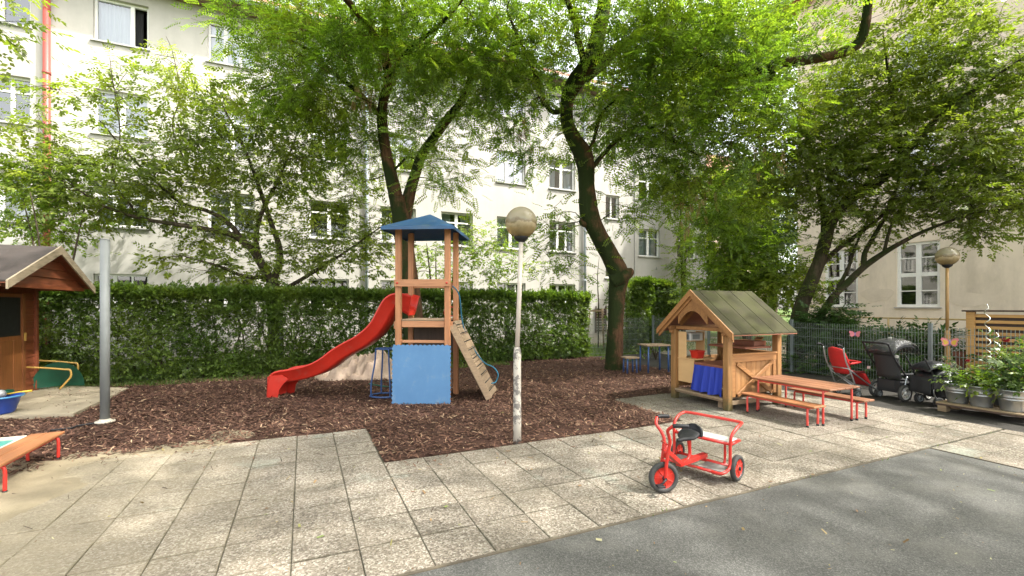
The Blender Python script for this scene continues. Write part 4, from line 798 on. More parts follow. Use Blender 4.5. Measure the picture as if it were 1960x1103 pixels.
bush('rhododendron_bush', 'dark leathery leaved bush behind the fence above the black buggies', 1740, 9.9, [(1710, 665, 9.9, .5, .4, .3, 16), (1770, 665, 9.6, .5, .4, .3, 18), (1740, 710, 9.7, .8, .4, .4, 26), (1680, 700, 10, .4, .4, .4, 14), (1640, 700, 10.3, .4, .3, .35, 12), (1780, 655, 9.6, .3, .3, .12, 6)], 'leafS', 'big', 62, per=8, spread=.16, droop=-.2)
bush('climbing_rose', 'leafy rose bush with dark red bloom in front of the slatted wooden box', 1920, 7.9, [(1915, 700, 8.9, .3, .2, .3, 8), (1960, 680, 8.8, .3, .2, .4, 12), (1865, 705, 9.0, .3, .2, .2, 6), (1995, 660, 8.6, .3, .2, .4, 8)], 'leafP', 'small', 63, per=10, spread=.13, smin=.9, smax=1.4)
bush('rose_bush', 'pale green bush with pink blooms behind the red buggy', 1645, 10.9, [(1650, 650, 10.9, .3, .3, .2, 8), (1625, 620, 11, .3, .3, .2, 6)], 'leafP', 'small', 64, per=9, spread=.15)
bush('low_shrub', 'low pale green plants at the corner of the yard behind the small table', 1255, 13.4, [(1250, 668, 13.4, .6, .3, .15, 8), (1160, 690, 13.0, .5, .2, .1, 4)], 'leafP', 'small', 65, per=9, spread=.15)

# --- sapling with stakes
Y = depth_v(1145, 14.1); b0 = at(1145, 585, Y); b0.z = 0
T = Tree('staked_sapling', 'thin young tree held by wooden stakes on the grass between the hedges', b0, M['bark2'], 71)
T.limb([b0, b0 + Vector((.02, 0, 1.5)), b0 + Vector((-.03, 0, 2.6)), b0 + Vector((.05, 0, 3.4))], [.03, .025, .015, .005], 7)
T.clumps(1140, 560, Y, .5, .4, .9, 9); T.grow(T_SMALL, M['leafA'], per=4, spread=.2, br=.008)
st = thing('tree_stake_frame', 'three pale wooden stakes joined at the top around the sapling', 'stake', b0)
for k in range(3):
    a = k * 2.09 + .4; s_ = MB(); s_.tube([(.42 * math.cos(a), .42 * math.sin(a), -.02), (.3 * math.cos(a), .3 * math.sin(a), 1.45)], .028, 8); s_.build('stake', M['greywood'], st)
for k in range(3):
    a, b_ = k * 2.09 + .4, (k + 1) * 2.09 + .4; s_ = MB(); s_.beam((.31 * math.cos(a), .31 * math.sin(a), 1.38), (.31 * math.cos(b_), .31 * math.sin(b_), 1.38), .02, .06); s_.build('crossbar', M['greywood'], st)

# ------------------------------------------------------------------ FENCES
def fence(name, label, a, b, h, posts, z0=.03):
    a = Vector((*a, 0)); b = Vector((*b, 0)); L = (b - a).length; d = (b - a).normalized(); root = thing(name, label, 'fence', a, math.atan2(d.y, d.x)); mb = MB(); r = .0028
    x = .0
    while x < L: mb.box(x - r, x + r, -r, r, z0, h); x += .05
    z = z0 + .03
    while z < h: mb.box(0, L, -r - .004, -r - .0005, z - .003, z + .003); mb.box(0, L, r + .0005, r + .004, z - .003, z + .003); z += .2
    mb.build('mesh_panel', M['wire'], root)
    for p in posts:
        q = MB(); q.box(p - .03, p + .03, .006, .066, 0, h + .06, bev=.004); q.box(p - .033, p + .033, .003, .069, h + .06, h + .07)
        for z in (.25, .65, 1.05): q.box(p - .02, p + .02, -.012, .006, z, z + .04)
        q.build('post', M['post'], root)
fence('wire_fence', 'grey wire mesh fence with square posts behind the buggies and playhouse', (10.62, -3), (10.62, 12.0), 1.18, [.9, 3.6, 4.85, 7.5, 10.15, 12.6, 14.9])
fence('wire_fence', 'wire mesh fence running through and beyond the long hedge', (-6, 12.02), (10.55, 12.02), 1.18, [.5, 3, 5.5, 8, 10.5, 13.8, 15.4])
# yellow handrail before the beige building
root = thing('handrail', 'thin yellow tubular handrail in front of the beige building', 'railing', (17.4, 2, 0))
q = MB(); q.tube([(0, -6, 1.17), (0, 12, 1.17)], .025, 8); q.build('top_rail', M['rail'], root)
q = MB(); q.tube([(0, -6, .62), (0, 12, .62)], .015, 8); q.build('lower_rail', M['rail'], root)
for k in range(8): q = MB(); q.tube([(0, -5.5 + k * 2.4, 0), (0, -5.5 + k * 2.4, 1.17)], .03, 8); q.build('post', M['rail'], root)
sheet('rear_path', [(10.76, 18.8, -6, 20)], -.008, M['concrete'])

# ------------------------------------------------------------------ PLAY TOWER (local x right, y away)
RT = thing('play_tower', 'wooden play tower with blue pyramid roof, red wavy slide and climbing ramp', 'play tower', (*uv(-1.41, 7.72), 0), -YAW + R(-3.5))
hw, hd = .40, .36
def post(x, y, w=.09):
    q = MB(); q.box(x - w / 2, x + w / 2, y - w / 2, y + w / 2, -.05, 2.86, bev=.008); q.build('post', M['twood'], RT)
for x, y in ((-hw, -hd), (hw, -hd), (-hw + .0, hd), (hw, hd)): post(x, y)
def rail(a, b, w, h, mat='twoodx', name='rail', up=(0, 0, 1)):
    q = MB(); q.beam(a, b, w, h, up, .005); return q.build(name, M[mat], RT)
rail((-hw - .05, -hd - .063, 1.94), (hw + .05, -hd - .063, 1.94), .035, .115)
rail((-hw + .046, -hd, 1.0), (hw - .046, -hd, 1.0), .035, .045)
rail((-hw - .04, hd + .063, 1.94), (hw + .04, hd + .063, 1.94), .035, .10)
for x in (-hw, hw): rail((x + (.063 if x > 0 else -.063), -hd, 1.26), (x + (.063 if x > 0 else -.063), hd, 1.26), .035, .12)
rail((-hw + .05, -hd - .0, 1.28), (hw - .05, -hd - .0, 1.28), .04, .10)
pf = MB()
for k in range(7): y = -hd - .02 + k * .105; pf.box(-hw + .047, hw - .047, y, y + .098, 1.335, 1.362, bev=.004)
pf.build('platform', M['greywood'], RT)
bk = MB(); bk.box(-hw + .05, hw - .05, hd - .02, hd + .0, .75, 1.33); bk.build('back_panel', M['darkwood'], RT)
for x in (-hw, hw):
    for z in (1.94,): q = MB(); q.lathe([(0, -.012), (.016, -.010), (.018, 0)], 12, (x, -hd - .082, z), 'y'); q.build('bolt_cap', M['redplastic'], RT)
rf = MB(); e = .60; ez = 2.80; ap = Vector((.03, .0, 3.12)); cs = [(-e + .03, -e - .12, ez), (e - .03, -e - .12, ez), (e, e - .03, ez), (-e + .05, e - .03, ez)]
rf.add([Vector(c) for c in cs] + [ap], [(0, 1, 4), (1, 2, 4), (2, 3, 4), (3, 0, 4)])
rf.add([Vector(c) + Vector((0, 0, -.02)) for c in cs] + [ap - Vector((0, 0, .03))], [(1, 0, 4), (2, 1, 4), (3, 2, 4), (0, 3, 4)])
rf.add([Vector(c) for c in cs] + [Vector(c) + Vector((0, 0, -.05)) for c in cs], [(k, 4 + k, 4 + (k + 1) % 4, (k + 1) % 4) for k in range(4)]); rf.build('roof', M['bluepaint'], RT)
rb = MB(); rb.tube(smooth_path([(hw - .05, .42, 1.55), (hw - .19, .42, 1.55), (hw - .2, .42, 1.40), (hw - .05, .42, 1.40)], 4), .014, 8, closed=True); rb.build('grab_handle', M['redpale'], RT)
# slide: channel section lofted along a wave
prof_px = [(790, 566), (765, 561), (748, 564), (735, 574), (724, 592), (712, 614), (698, 630), (678, 645), (655, 657), (632, 671), (612, 686), (592, 697), (570, 704), (545, 709), (526, 712), (513, 718), (507, 732), (505, 764)]
Ys = 7.6; lp = [((px - CX) / F * Ys + 1.41, EYE - (py - HZ) / F * Ys) for px, py in prof_px]
sp_ = smooth_path([(x, 0, z) for x, z in lp], 5)
def section(tk):
    w_ = .25; h_ = .17
    out = [(-w_ - .02, 0), (-w_ - .02, -.03), (-w_, -.035), (-w_ + .02, -h_ - .02), (-w_ + .06, -h_ - .05), (w_ - .06, -h_ - .05), (w_ - .02, -h_ - .02), (w_, -.035), (w_ + .02, -.03), (w_ + .02, 0)]
    inn = [(w_ - .012, .004), (w_ - .03, -h_ + .04), (w_ - .09, -h_), (-w_ + .09, -h_), (-w_ + .03, -h_ + .04), (-w_ + .012, .004)]
    return out + inn
sl = MB(); vs = []; ns = len(section(0)); m_ = len(sp_)
for i, p in enumerate(sp_):
    t_ = (sp_[min(i + 1, m_ - 1)] - sp_[max(i - 1, 0)]).normalized(); nrm = Vector((t_.z, 0, -t_.x)); nrm = nrm if nrm.z > 0 or i > m_ * .6 else -nrm
    if i > m_ * .6 and nrm.dot(Vector((-.3, 0, 1))) < 0: nrm = -nrm
    for y, h_ in section(0):
        k = min(1, i / 10); hh = h_ * (1.55 - .55 * k) if h_ < -.03 else h_
        if i > m_ - 8: hh *= max(.35, (m_ - i) / 8)
        q = p + nrm * hh; vs.append((q.x, y - .0, max(q.z, -.01)))
fs = [(i * ns + k, i * ns + (k + 1) % ns, (i + 1) * ns + (k + 1) % ns, (i + 1) * ns + k) for i in range(m_ - 1) for k in range(ns)]
sl.add(vs, fs, True); sl.f += [tuple(range(ns)), tuple((m_ - 1) * ns + k for k in range(ns))[::-1]]; sl.sm += [False, False]
# side skirts of the run-out down to the mulch
for y in (-.27, .27 - .012):
    sk = [(-2.72, .0), (-2.70, .38), (-2.60, .40), (-2.45, .415), (-2.34, .34), (-2.42, .27), (-2.50, .16), (-2.53, .0)]
    sl.poly([(x, y, z) for x, z in sk], (0, .012, 0))
SLO = sl.build('slide', M['redplastic'], RT); SLO.location = (0, .08, 0)
# ramp with cross bars and a rope
A0, A1 = Vector((hw + .06, -hd + .02, 1.30)), Vector((1.04, -.12, .04)); B0, B1 = Vector((hw + .06, hd - .04, 1.30)), Vector((1.07, .52, .04))
for a, b_ in ((A0, A1), (B0, B1)): rail(a + Vector((0, 0, -.04)), b_, .045, .11, 'greywood', 'ramp_stringer')
rp = MB(); n_ = 11
for k in range(n_):
    t0, t1 = k / n_, (k + .93) / n_; a, b_, c, d = A0.lerp(A1, t0), A0.lerp(A1, t1), B0.lerp(B1, t1), B0.lerp(B1, t0); up = Vector((.04, 0, .03)); rp.poly([a + up * .6, b_ + up * .6, c + up * .6, d + up * .6], up * .5)
rp.build('ramp_boards', M['greywood'], RT)
rn = MB()
for k in range(9):
    t = (k + .5) / 9.2; a, b_ = A0.lerp(A1, t), B0.lerp(B1, t); rn.tube([a + Vector((.045, .0, .035)), b_ + Vector((.045, .0, .035))], .008, 7)
rn.build('ramp_rungs', M['black'], RT)
ro = MB(); ro.tube(smooth_path([(hw + .05, -.2, 1.90), (hw + .14, -.1, 1.75), (hw + .16, .1, 1.30), (hw + .25, .2, .98), (hw + .5, .2, .62), (hw + .68, .2, .52), (hw + .76, .2, .40), (hw + .72, .2, .27), (hw + .66, .1, .26)], 6), .011, 7); ro.build('rope', M['rope'], RT)
# foam mat leaning at the front
jm = MB(); w2 = .462; h2 = .93; n_ = 14; pts = []
def jig(a, b, out, n):
    r_ = []
    for k in range(n):
        t0, t1 = k / n, (k + 1) / n; o = out if k % 2 else Vector((0, 0, 0)); r_ += [a.lerp(b, t0 + .012) + o, a.lerp(b, t1 - .012) + o]
    return r_
c0, c1, c2, c3 = Vector((-w2, 0, 0)), Vector((w2, 0, 0)), Vector((w2, .0, h2)), Vector((-w2, .0, h2))
pts = jig(c0, c1, Vector((0, 0, -.014)), 26) + jig(c1, c2, Vector((.014, 0, 0)), 26) + jig(c2, c3, Vector((0, 0, .014)), 26) + jig(c3, c0, Vector((-.014, 0, 0)), 26)
jm.poly(pts, (0, .02, 0)); mo = jm.build('foam_mat', M['bluemat']); mo.location = (*uv(-1.445, 7.255), .012); mo.rotation_euler = (R(-1.5), 0, -YAW + R(-3.5)); tag(mo, 'square light blue foam mat with toothed edges leaning against the tower front', 'mat')
jb = MB(); jb.box(-w2 - .006, w2 + .006, .021, .027, -.006, h2 + .006); jb.build('dark_backing', M['black'], mo)
# blue tube stand
ST = camthing('tube_stand', 'blue tube frame stand with rings at top and bottom beside the blue mat', 'stand', -2.17, 7.85)
q = MB(); q.tube([(.26 * math.cos(a), .20 * math.sin(a), .04) for a in np.linspace(0, 2 * math.pi, 25)[:-1]], .016, 8, closed=True); q.build('bottom_ring', M['bluetube'], ST)
q = MB(); q.tube([(.17 * math.cos(a), .13 * math.sin(a), .84) for a in np.linspace(0, 2 * math.pi, 21)[:-1]], .014, 8, closed=True); q.build('top_ring', M['bluetube'], ST)
for k in range(4):
    a = k * math.pi / 2 + .5; q = MB(); q.tube(smooth_path([(.17 * math.cos(a), .13 * math.sin(a), .84), (.19 * math.cos(a), .14 * math.sin(a), .6), (.25 * math.cos(a), .19 * math.sin(a), .25), (.25 * math.cos(a), .19 * math.sin(a), .04)], 5), .014, 8); q.build('leg', M['bluetube'], ST)
# tarp heap
rng = np.random.default_rng(77); nx, ny = 110, 60; xs = np.linspace(-1, 1, nx); ys = np.linspace(-1, 1, ny); X, Y_ = np.meshgrid(xs, ys)
rr = np.abs(X) ** 2.2 + np.abs(Y_) ** 2.2 + .10 * np.sin(7 * np.arctan2(Y_, X) + 1) + .05 * np.sin(13 * np.arctan2(Y_, X))
hh = np.clip(1 - rr, 0, 1) ** .62 * (.34 + .36 * np.exp(-((X - .42) / .38) ** 2 - (Y_ / .9) ** 2) + .20 * np.exp(-((X + .18) / .22) ** 2 - ((Y_ - .1) / .6) ** 2) + .10 * np.exp(-((X + .62) / .18) ** 2))
fold = np.zeros_like(X)
for k in range(16):
    a_ = rng.uniform(0, np.pi); f_ = rng.uniform(3.5, 13); ph_ = rng.uniform(0, 6.28); fold += (.16 / f_ ** .8) * (1 - 2 * np.abs(np.sin(f_ * (X * np.cos(a_) * 1.6 + Y_ * np.sin(a_)) + ph_ + 1.1 * np.sin(2.3 * Y_ + 1.7 * X + k))) ** .7)
Zt = np.maximum(hh + (fold * .55 + .02) * np.clip(hh * 4, .0, 1), .006); Zt = np.where(rr > 1.02, -.03, Zt)
Vt = np.stack([X.ravel() * .98 * (1 + .03 * np.sin(7 * Y_.ravel())), Y_.ravel() * .55 * (1 + .05 * np.sin(5 * X.ravel())), Zt.ravel()], 1); ii = np.arange(nx * ny).reshape(ny, nx); Ft = np.stack([ii[:-1, :-1].ravel(), ii[:-1, 1:].ravel(), ii[1:, 1:].ravel(), ii[1:, :-1].ravel()], 1)
tp_ = npmesh('tarp_heap', Vt, Ft, M['tarp'], None, True); tp_.location = (*uv(-3.32, 10.05), .01); tp_.rotation_euler = (0, 0, -YAW + .05); tag(tp_, 'crumpled beige tarpaulin covering a low heap behind the red slide', 'tarp')
gh = camthing('garden_hose', 'green ring lying in the mulch between the tarp and the blue stand', 'hoop', -2.45, 9.0)
q = MB(); q.tube([(.35 * math.cos(a), .28 * math.sin(a), .04 + .02 * math.sin(2 * a)) for a in np.linspace(0, 2 * math.pi, 33)[:-1]], .014, 8, closed=True); q.build('hose', M['green'], gh)

# ------------------------------------------------------------------ LAMPS AND POLE
def lamp(label, X, Y, lean, thickm, thinm, grp='globe lamps'):
    L = camthing('globe_lamp', label, 'street lamp', X, Y, group=grp)
    q = MB(); q.lathe([(0, -.05), (.047, -.05), (.047, .30), (.044, .55), (.045, .58), (.044, 1.03), (.040, 1.07), (.034, 1.09), (.030, 1.10)], 20); q.lathe([(.046, .98), (.0475, .985), (.0475, .995), (.046, 1.0)], 20); q.build('lower_pole', thickm, L)
    q = MB(); q.tube([(0, 0, 1.095), (lean * .55, 0, 1.7), (lean, 0, 2.34)], .0265, 16); q.build('upper_pole', thinm, L)
    q = MB(); q.lathe([(.028, 2.31), (.05, 2.325), (.075, 2.345), (.085, 2.37), (.08, 2.385), (0, 2.385)], 24, (lean, 0, 0)); q.build('collar', M['black'], L)
    pr = [(.183 * math.sin(a), -.183 * math.cos(a)) for a in np.linspace(.45, math.pi, 26)]; q = MB(); q.lathe(pr, 40); g_ = q.build('globe', M['globe'], L); g_.location = (lean, 0, 2.535)
    q = MB(); q.lathe([(0, -.13), (.02, -.13), (.022, -.07), (.035, -.04), (.036, .01), (.02, .04), (0, .045)], 16); bl = q.build('bulb', M['white'], g_)
    for o in L.children: pass
    return L
lamp('globe lamp on a thin cream pole with peeling paint at the edge of the mulch', .06, 5.28, .045, M['lamppaint'], M['lampthin'])
lamp('globe lamp on an ochre pole behind the fence before the beige building', .952 * 8.9, 8.9, 0, M['lampbrown'], M['lampbrown'])
P = camthing('metal_pole', 'plain grey metal pole with a pale flange standing in the mulch at the left', 'pole', -5.36, 6.02)
q = MB(); q.tube([(0, 0, -.1), (0, 0, 2.44)], .052, 24); q.tube([(0, 0, 2.44), (0, 0, 2.452)], .054, 24); q.build('tube', M['polegrey'], P)
q = MB(); q.lathe([(.053, .045), (.105, .045), (.108, .052), (.105, .062), (.075, .068), (.06, .085), (.053, .09)], 28); q.build('flange', M['cream2'], P)
q = MB(); q.lathe([(0, .045), (.075, .044), (.08, 0), (.085, -.05)], 20); q.build('footing', M['concrete'], P)

q = MB(); a_ = gr(96, 832); b_ = gr(192, 816); q.tube(smooth_path([(a_.x, a_.y, .05), (a_.x * .7 + b_.x * .3 + .05, a_.y * .7 + b_.y * .3, .045), (a_.x * .35 + b_.x * .65 - .04, a_.y * .35 + b_.y * .65, .05), (b_.x, b_.y, .05)], 6), .012, 7); tag(q.build('black_cable', M['black']), 'black cable on the mulch between the orange bench and the grey pole', 'cable')
# ------------------------------------------------------------------ SHED AND PAD
pad = MB(); pp_ = [(*gr(-160, 816)[:2], 0), (*gr(140, 799)[:2], 0), (*gr(188, 776)[:2], 0), (*gr(246, 748)[:2], 0), (-4.0, 11.35, 0), (-8.5, 11.35, 0)]
pad.poly([(p[0], p[1], -.05) for p in pp_], (0, 0, .105)); tag(pad.build('concrete_pad', M['concrete']), kind='structure')
SH = thing('garden_shed', 'red brown wooden shed with brown felt gable roof at the left edge', 'shed', (-4.4, 10.0, .055))
def clap(mb, x0, x1, y0, y1, z0, z1, axis, n, face):
    for k in range(n):
        a, b_ = z0 + (z1 - z0) * k / n, z0 + (z1 - z0) * (k + 1) / n - .006
        if axis == 'y': mb.add([(face, y0, a), (face, y1, a), (face - .014, y1, b_), (face - .014, y0, b_)], [(0, 1, 2, 3)]); mb.add([(face, y0, a), (face, y1, a), (face - .02, y1, a - .006), (face - .02, y0, a - .006)], [(3, 2, 1, 0)])
        else: mb.add([(x0, face, a), (x1, face, a), (x1, face + .014, b_), (x0, face + .014, b_)], [(0, 1, 2, 3)]); mb.add([(x0, face, a), (x1, face, a), (x1, face + .02, a - .006), (x0, face + .02, a - .006)], [(3, 2, 1, 0)])
ya, yb = -1.35, 1.10
wl = MB(); clap(wl, 0, 0, ya, yb, 0, 1.86, 'y', 15, 0.0); wl.box(-2.4, -.02, ya + .015, yb, 0, 1.9)
clap(wl, -2.4, 0, 0, 0, 0, 1.86, 'x', 15, ya); wl.build('wall', M['shed'], SH)
cp = MB(); cp.box(-.03, .028, yb - .07, yb + .012, 0, 1.84, bev=.004); cp.box(-.03, .028, ya - .012, ya + .07, 0, 1.84, bev=.004); cp.build('corner_post', M['shed'], SH)
gy0, gy1, gz, ay, az, xo = -1.55, 1.24, 1.84, -.07, 2.46, .75
gb = MB(); 
gb.poly([(-.02, ya, 1.86), (-.02, yb, 1.86), (-.02, ay, 2.40)], (.03, 0, 0)); gb.build('gable_wall', M['shed'], SH)
ti = MB()   # front gable boards under the roof overhang
for z0 in (1.84, 1.98, 2.12, 2.26):
    def yy(z): k = (z - gz) / (az - gz); return gy0 + (ay - gy0) * k, gy1 + (ay - gy1) * k
    l0, r0 = yy(z0 + .01); l1, r1 = yy(z0 + .13); ti.add([(xo - .12, l0 + .06, z0), (xo - .12, r0 - .06, z0), (xo - .14, r1 - .06, z0 + .13), (xo - .14, l1 + .06, z0 + .13)], [(0, 1, 2, 3)])
ti.box(xo - .16, xo - .10, gy0 + .1, gy1 - .1, 1.79, 1.85); ti.box(0.0, xo - .16, gy1 - .22, gy1 - .14, 1.79, 1.85); ti.box(0.0, xo - .16, gy0 + .14, gy0 + .22, 1.79, 1.85); ti.build('porch_boards', M['shed'], SH)
rfm = MB()
for ye in (gy0, gy1):
    n_ = Vector((0, 0, .022)); rfm.poly([(-2.6, ye, gz + .01), (xo, ye, gz + .01), (xo, ay, az + .01), (-2.6, ay, az + .01)], n_)
rfm.build('roof', M['felt'], SH)
ud = MB()
for ye in (gy0, gy1):
    for k in range(9): t0, t1 = k / 9, (k + .95) / 9; y0_, y1_ = ye + (ay - ye) * t0, ye + (ay - ye) * t1; z0_, z1_ = gz + (az - gz) * t0, gz + (az - gz) * t1; ud.poly([(-2.6, y0_, z0_ - .008), (xo - .01, y0_, z0_ - .008), (xo - .01, y1_, z1_ - .008), (-2.6, y1_, z1_ - .008)], (0, 0, .012))
ud.build('roof_boards', M['shed'], SH)
bb = MB()
for ye in (gy0 - .03, gy1 + .03): bb.beam((xo + .012, ye, gz - .055), (xo + .012, ay, az - .03), .024, .12, (1, 0, 0.001), .004) if False else bb.poly([(xo + .002, ye, gz - .09), (xo + .002, ye, gz + .03), (xo + .002, ay, az + .045), (xo + .002, ay, az - .09)], (.024, 0, 0))
bb.build('bargeboard', M['barge'], SH)
dr = MB(); dr.box(.002, .028, -1.2, .62, .04, 1.72)
for k in range(5): dr.box(.028, .036, -1.17 + k * .365, -1.17 + k * .365 + .34, .08, .95, bev=.003)
dr.box(.028, .05, .55, .62, .04, 1.72); dr.box(.028, .05, -1.2, -1.13, .04, 1.72); DR = dr.build('door', M['sheddoor'], SH)
dg = MB(); dg.box(.029, .034, -1.05, .5, 1.02, 1.66); dg.build('pane', M['black'], DR)
q = MB(); q.box(.05, .075, .56, .60, .92, 1.06, bev=.005); q.build('handle', M['ochre'], DR)
# green shell seat with ochre tubes beside the shed
GC = thing('green_rocker', 'dark green plastic seat with bent ochre tube arms beside the shed corner', 'toy', (*gr(112, 750)[:2], .055), R(8))
sh_ = MB(); vs = []; n1, n2 = 9, 16
for i in range(n1):
    for j in range(n2 + 1):
        a = math.pi * j / n2; t = i / (n1 - 1); r_ = .36 * math.sin(math.pi / 2 * (t * .97 + .03)); vs.append((r_ * math.cos(a), .18 * (1 - t) ** 2 - .02, .03 + .47 * (r_ / .36) * math.sin(a) * .98))
sh_.add(vs, [(i * (n2 + 1) + j, i * (n2 + 1) + j + 1, (i + 1) * (n2 + 1) + j + 1, (i + 1) * (n2 + 1) + j) for i in range(n1 - 1) for j in range(n2)], True); sh_.build('shell', M['green'], GC)
for y, zt in ((-.22, .37), (.26, .44)):
    q = MB(); q.tube(smooth_path([(-.4, y, zt + .08), (-.1, y, zt + .04), (.12, y, zt - .0), (.2, y, zt - .02), (.21, y, zt - .13), (.15, y, .14), (.06, y, .02)], 5), .016, 8); q.build('tube_arm', M['ochre'], GC)
# blue basin with toys
bc = gr(-8, 792, .055); BA = thing('toy_basin', 'blue plastic basin heaped with sand toys on the concrete pad', 'basin', (bc.x, bc.y, .056))
q = MB(); q.lathe([(0, 0), (.17, 0), (.19, .02), (.25, .22), (.275, .225), (.278, .24), (.262, .243), (.243, .235), (.18, .03), (0, .02)], 36); q.build('tub', M['bluebasin'], BA)
q = MB(); q.tube([(.275 * math.cos(a), .275 * math.sin(a), .24) for a in np.linspace(0, 2 * math.pi, 37)[:-1]], .013, 8, closed=True); q.build('rim', M['lightblue'], BA)
def toy(label, x, y, z, mat, kind):
    o = MB()
    if kind == 'bucket': o.lathe([(0, 0), (.05, 0), (.07, .10), (.076, .10), (.076, .11), (.066, .11), (.047, .01), (0, .01)], 22)
    elif kind == 'ball': o.lathe([(.065 * math.sin(a), .065 - .065 * math.cos(a)) for a in np.linspace(0, math.pi, 14)], 20)
    elif kind == 'sieve': o.lathe([(.0, .02), (.10, .02), (.12, .05), (.125, .05), (.11, .01), (0, .008)], 24)
    else: o.tube([(0, 0, 0), (.13, .02, .02), (.26, .03, .025)], [.012, .012, .016], 8); o.lathe([(0, 0), (.04, .005), (.05, .02)], 12, (-.03, 0, 0))
    ob = o.build({'bucket': 'toy_bucket', 'ball': 'toy_ball', 'sieve': 'toy_sieve', 'x': 'toy_shovel'}[kind], mat); ob.location = (bc.x + x, bc.y + y, .056 + z); tag(ob, label, 'toy')
toy('small magenta bucket in the blue basin', -.12, -.05, .16, M['mag'], 'bucket'); toy('black and white ball on top of the toys in the basin', .06, -.04, .21, surf('ball', (.03, .03, .03), (.5, .5, .5), .4, 9), 'ball'); toy('green toy sieve at the back of the basin', .02, .10, .25, M['green'], 'sieve'); toy('yellow toy shovel sticking out of the basin', .10, .02, .26, M['yellow'], 'x')
# sandpit cover
SP = thing('sand_table', 'low teal sand table with pale rim behind the wooden bench at the left', 'sand table', (-3.42, 5.92, 0))
q = MB(); q.box(-.8, .72, -.6, .62, .02, .17, bev=.01); q.build('tray', M['teal'], SP)
q = MB(); q.box(-.83, .75, .62, .645, .02, .20, bev=.008); q.box(.72, .76, -.64, .619, .02, .20, bev=.008); q.box(-.83, .719, -.64, -.6, .02, .20, bev=.008); q.build('rim', M['cream2'], SP)

# ------------------------------------------------------------------ BENCHES AND TABLE
def bench(name, label, cat, loc, W, L, h, planks, matk, rz=0, group=None, redm='redpale'):
    B = thing(name, label, cat, loc, rz, group); pw = W / planks; tk = .024
    sm_ = MB()
    for k in range(planks): sm_.box(-W / 2 + k * pw + .002, -W / 2 + (k + 1) * pw - .003, -L / 2, L / 2, h - tk, h, bev=.005)
    sm_.build('tabletop' if 'table' in name else 'seat', M[matk], B)
    r = .014; wi = W / 2 - .02
    fr = MB()
    for x in (-wi + .03, wi - .03): fr.box(x - .012, x + .012, -L / 2 + .12, L / 2 - .12, h - tk - .026, h - tk - .001)
    fr.build('under_frame', M[redm], B)
    for y in (-L / 2 + .10, L / 2 - .10):
        for sx in (-1, 1):
            q = MB(); q.tube(smooth_path([(sx * (wi - .10), y, h - tk - .018), (sx * (wi - .03), y, h - tk - .018), (sx * wi, y, h - tk - .05), (sx * wi, y, .012)], 5), r, 10); lg = q.build('leg', M[redm], B)
            q = MB(); q.tube([(sx * wi, y, .0), (sx * wi, y, .025)], r * 1.25, 10); q.build('foot', M['black'], lg)
    return B
bench('low_bench', 'orange wooden bench with red tube legs at the left edge of the paving', 'bench', (-2.40, 5.72, .0), .27, 1.12, .27, 2, 'benchwood', redm='redpaint')
bench('play_table', 'weathered wooden table with red legs between two benches beside the playhouse', 'table', (6.52, 4.24, 0), .66, 1.14, .49, 4, 'benchwood2')
bench('low_bench', 'wooden bench with red legs in front of the table, nearest the tricycle', 'bench', (6.04, 4.24, 0), .25, 1.08, .285, 2, 'benchwood', group=None)
bench('low_bench', 'wooden bench with red legs on the far side of the table, towards the buggies', 'bench', (7.04, 4.20, 0), .25, 1.08, .285, 2, 'benchwood2')
# small table and stool in the mulch
def small_table(name, label, cat, px, py, w_, d_, h):
    p = gr(px, py); B = thing(name, label, cat, (p.x, p.y, 0), -YAW + .2); q = MB()
    for k in range(4): q.box(-w_ / 2, w_ / 2, -d_ / 2 + k * d_ / 4, -d_ / 2 + (k + .94) * d_ / 4, h - .03, h, bev=.004)
    q.build('top', M['greywood'], B)
    for sx in (-1, 1):
        for sy in (-1, 1): q = MB(); q.tube([(sx * (w_ / 2 - .05), sy * (d_ / 2 - .05), 0), (sx * (w_ / 2 - .06), sy * (d_ / 2 - .05), h - .03)], .02, 8); q.build('leg', M['bluetube'], B)
small_table('wooden_table', 'small grey wooden table with blue legs in the mulch left of the playhouse', 'table', 1252, 712, .62, .5, .66)
small_table('wooden_stool', 'small grey wooden stool with blue legs next to the mossy trunk', 'stool', 1206, 714, .34, .3, .38)

# ------------------------------------------------------------------ PLAYHOUSE  (x: 5.78..6.9, y: 4.9..5.98)
PH = thing('playhouse', 'open wooden playhouse with mossy gable roof, toy kitchen and blue curtain', 'playhouse', (6.35, 5.44, 0))
x0, x1, y0, y1 = -.56, .54, -.54, .53; pw = .10
for x, y in ((x0, y0), (x0, y1), (x1, y0), (x1, y1)):
    q = MB(); q.box(x - pw / 2, x + pw / 2, y - pw / 2, y + pw / 2, 0, 1.18, bev=.008); q.build('post', M['postwood'], PH)
fl = MB()
for k in range(9): a = x0 + .055 + k * .112; fl.box(a, a + .105, y0 - .03 if False else y0 + .055, y1 - .055, .15, .175, bev=.003)
fl.box(x0 - .03, x0 + .045, y0 + .053, y1 - .053, .12, .148, bev=.004); fl.box(x0 - .06, x0 + .05, y0 + .054, y1 - .054, .151, .18, bev=.004); fl.box(x0 + .06, x0 + .14, y0 + .15, y0 + .23, .0, .118); fl.box(x0 + .05, x1 - .05, y0 - .02, y0 + .02, .08, .145, bev=.004)
fl.build('floor', M['greywood'], PH)
hx0, hx1, ye0, ye1, ez, rz_ = -.75, .66, -.80, .75, 1.15, 1.80
ym = -.0
bm_ = MB()
for x in (x0, x1): bm_.box(x - .03, x + .03, y0 + .051, y1 - .051, 1.182, 1.235, bev=.004)
for y in (y0, y1): bm_.box(hx0 + .06, hx1 - .08, y - .03, y + .03, 1.181, 1.24, bev=.004)
for y in (y0, y1): bm_.box(x0 - .10, x0 - .051, y - .035, y + .035, 1.12, 1.178, bev=.004)
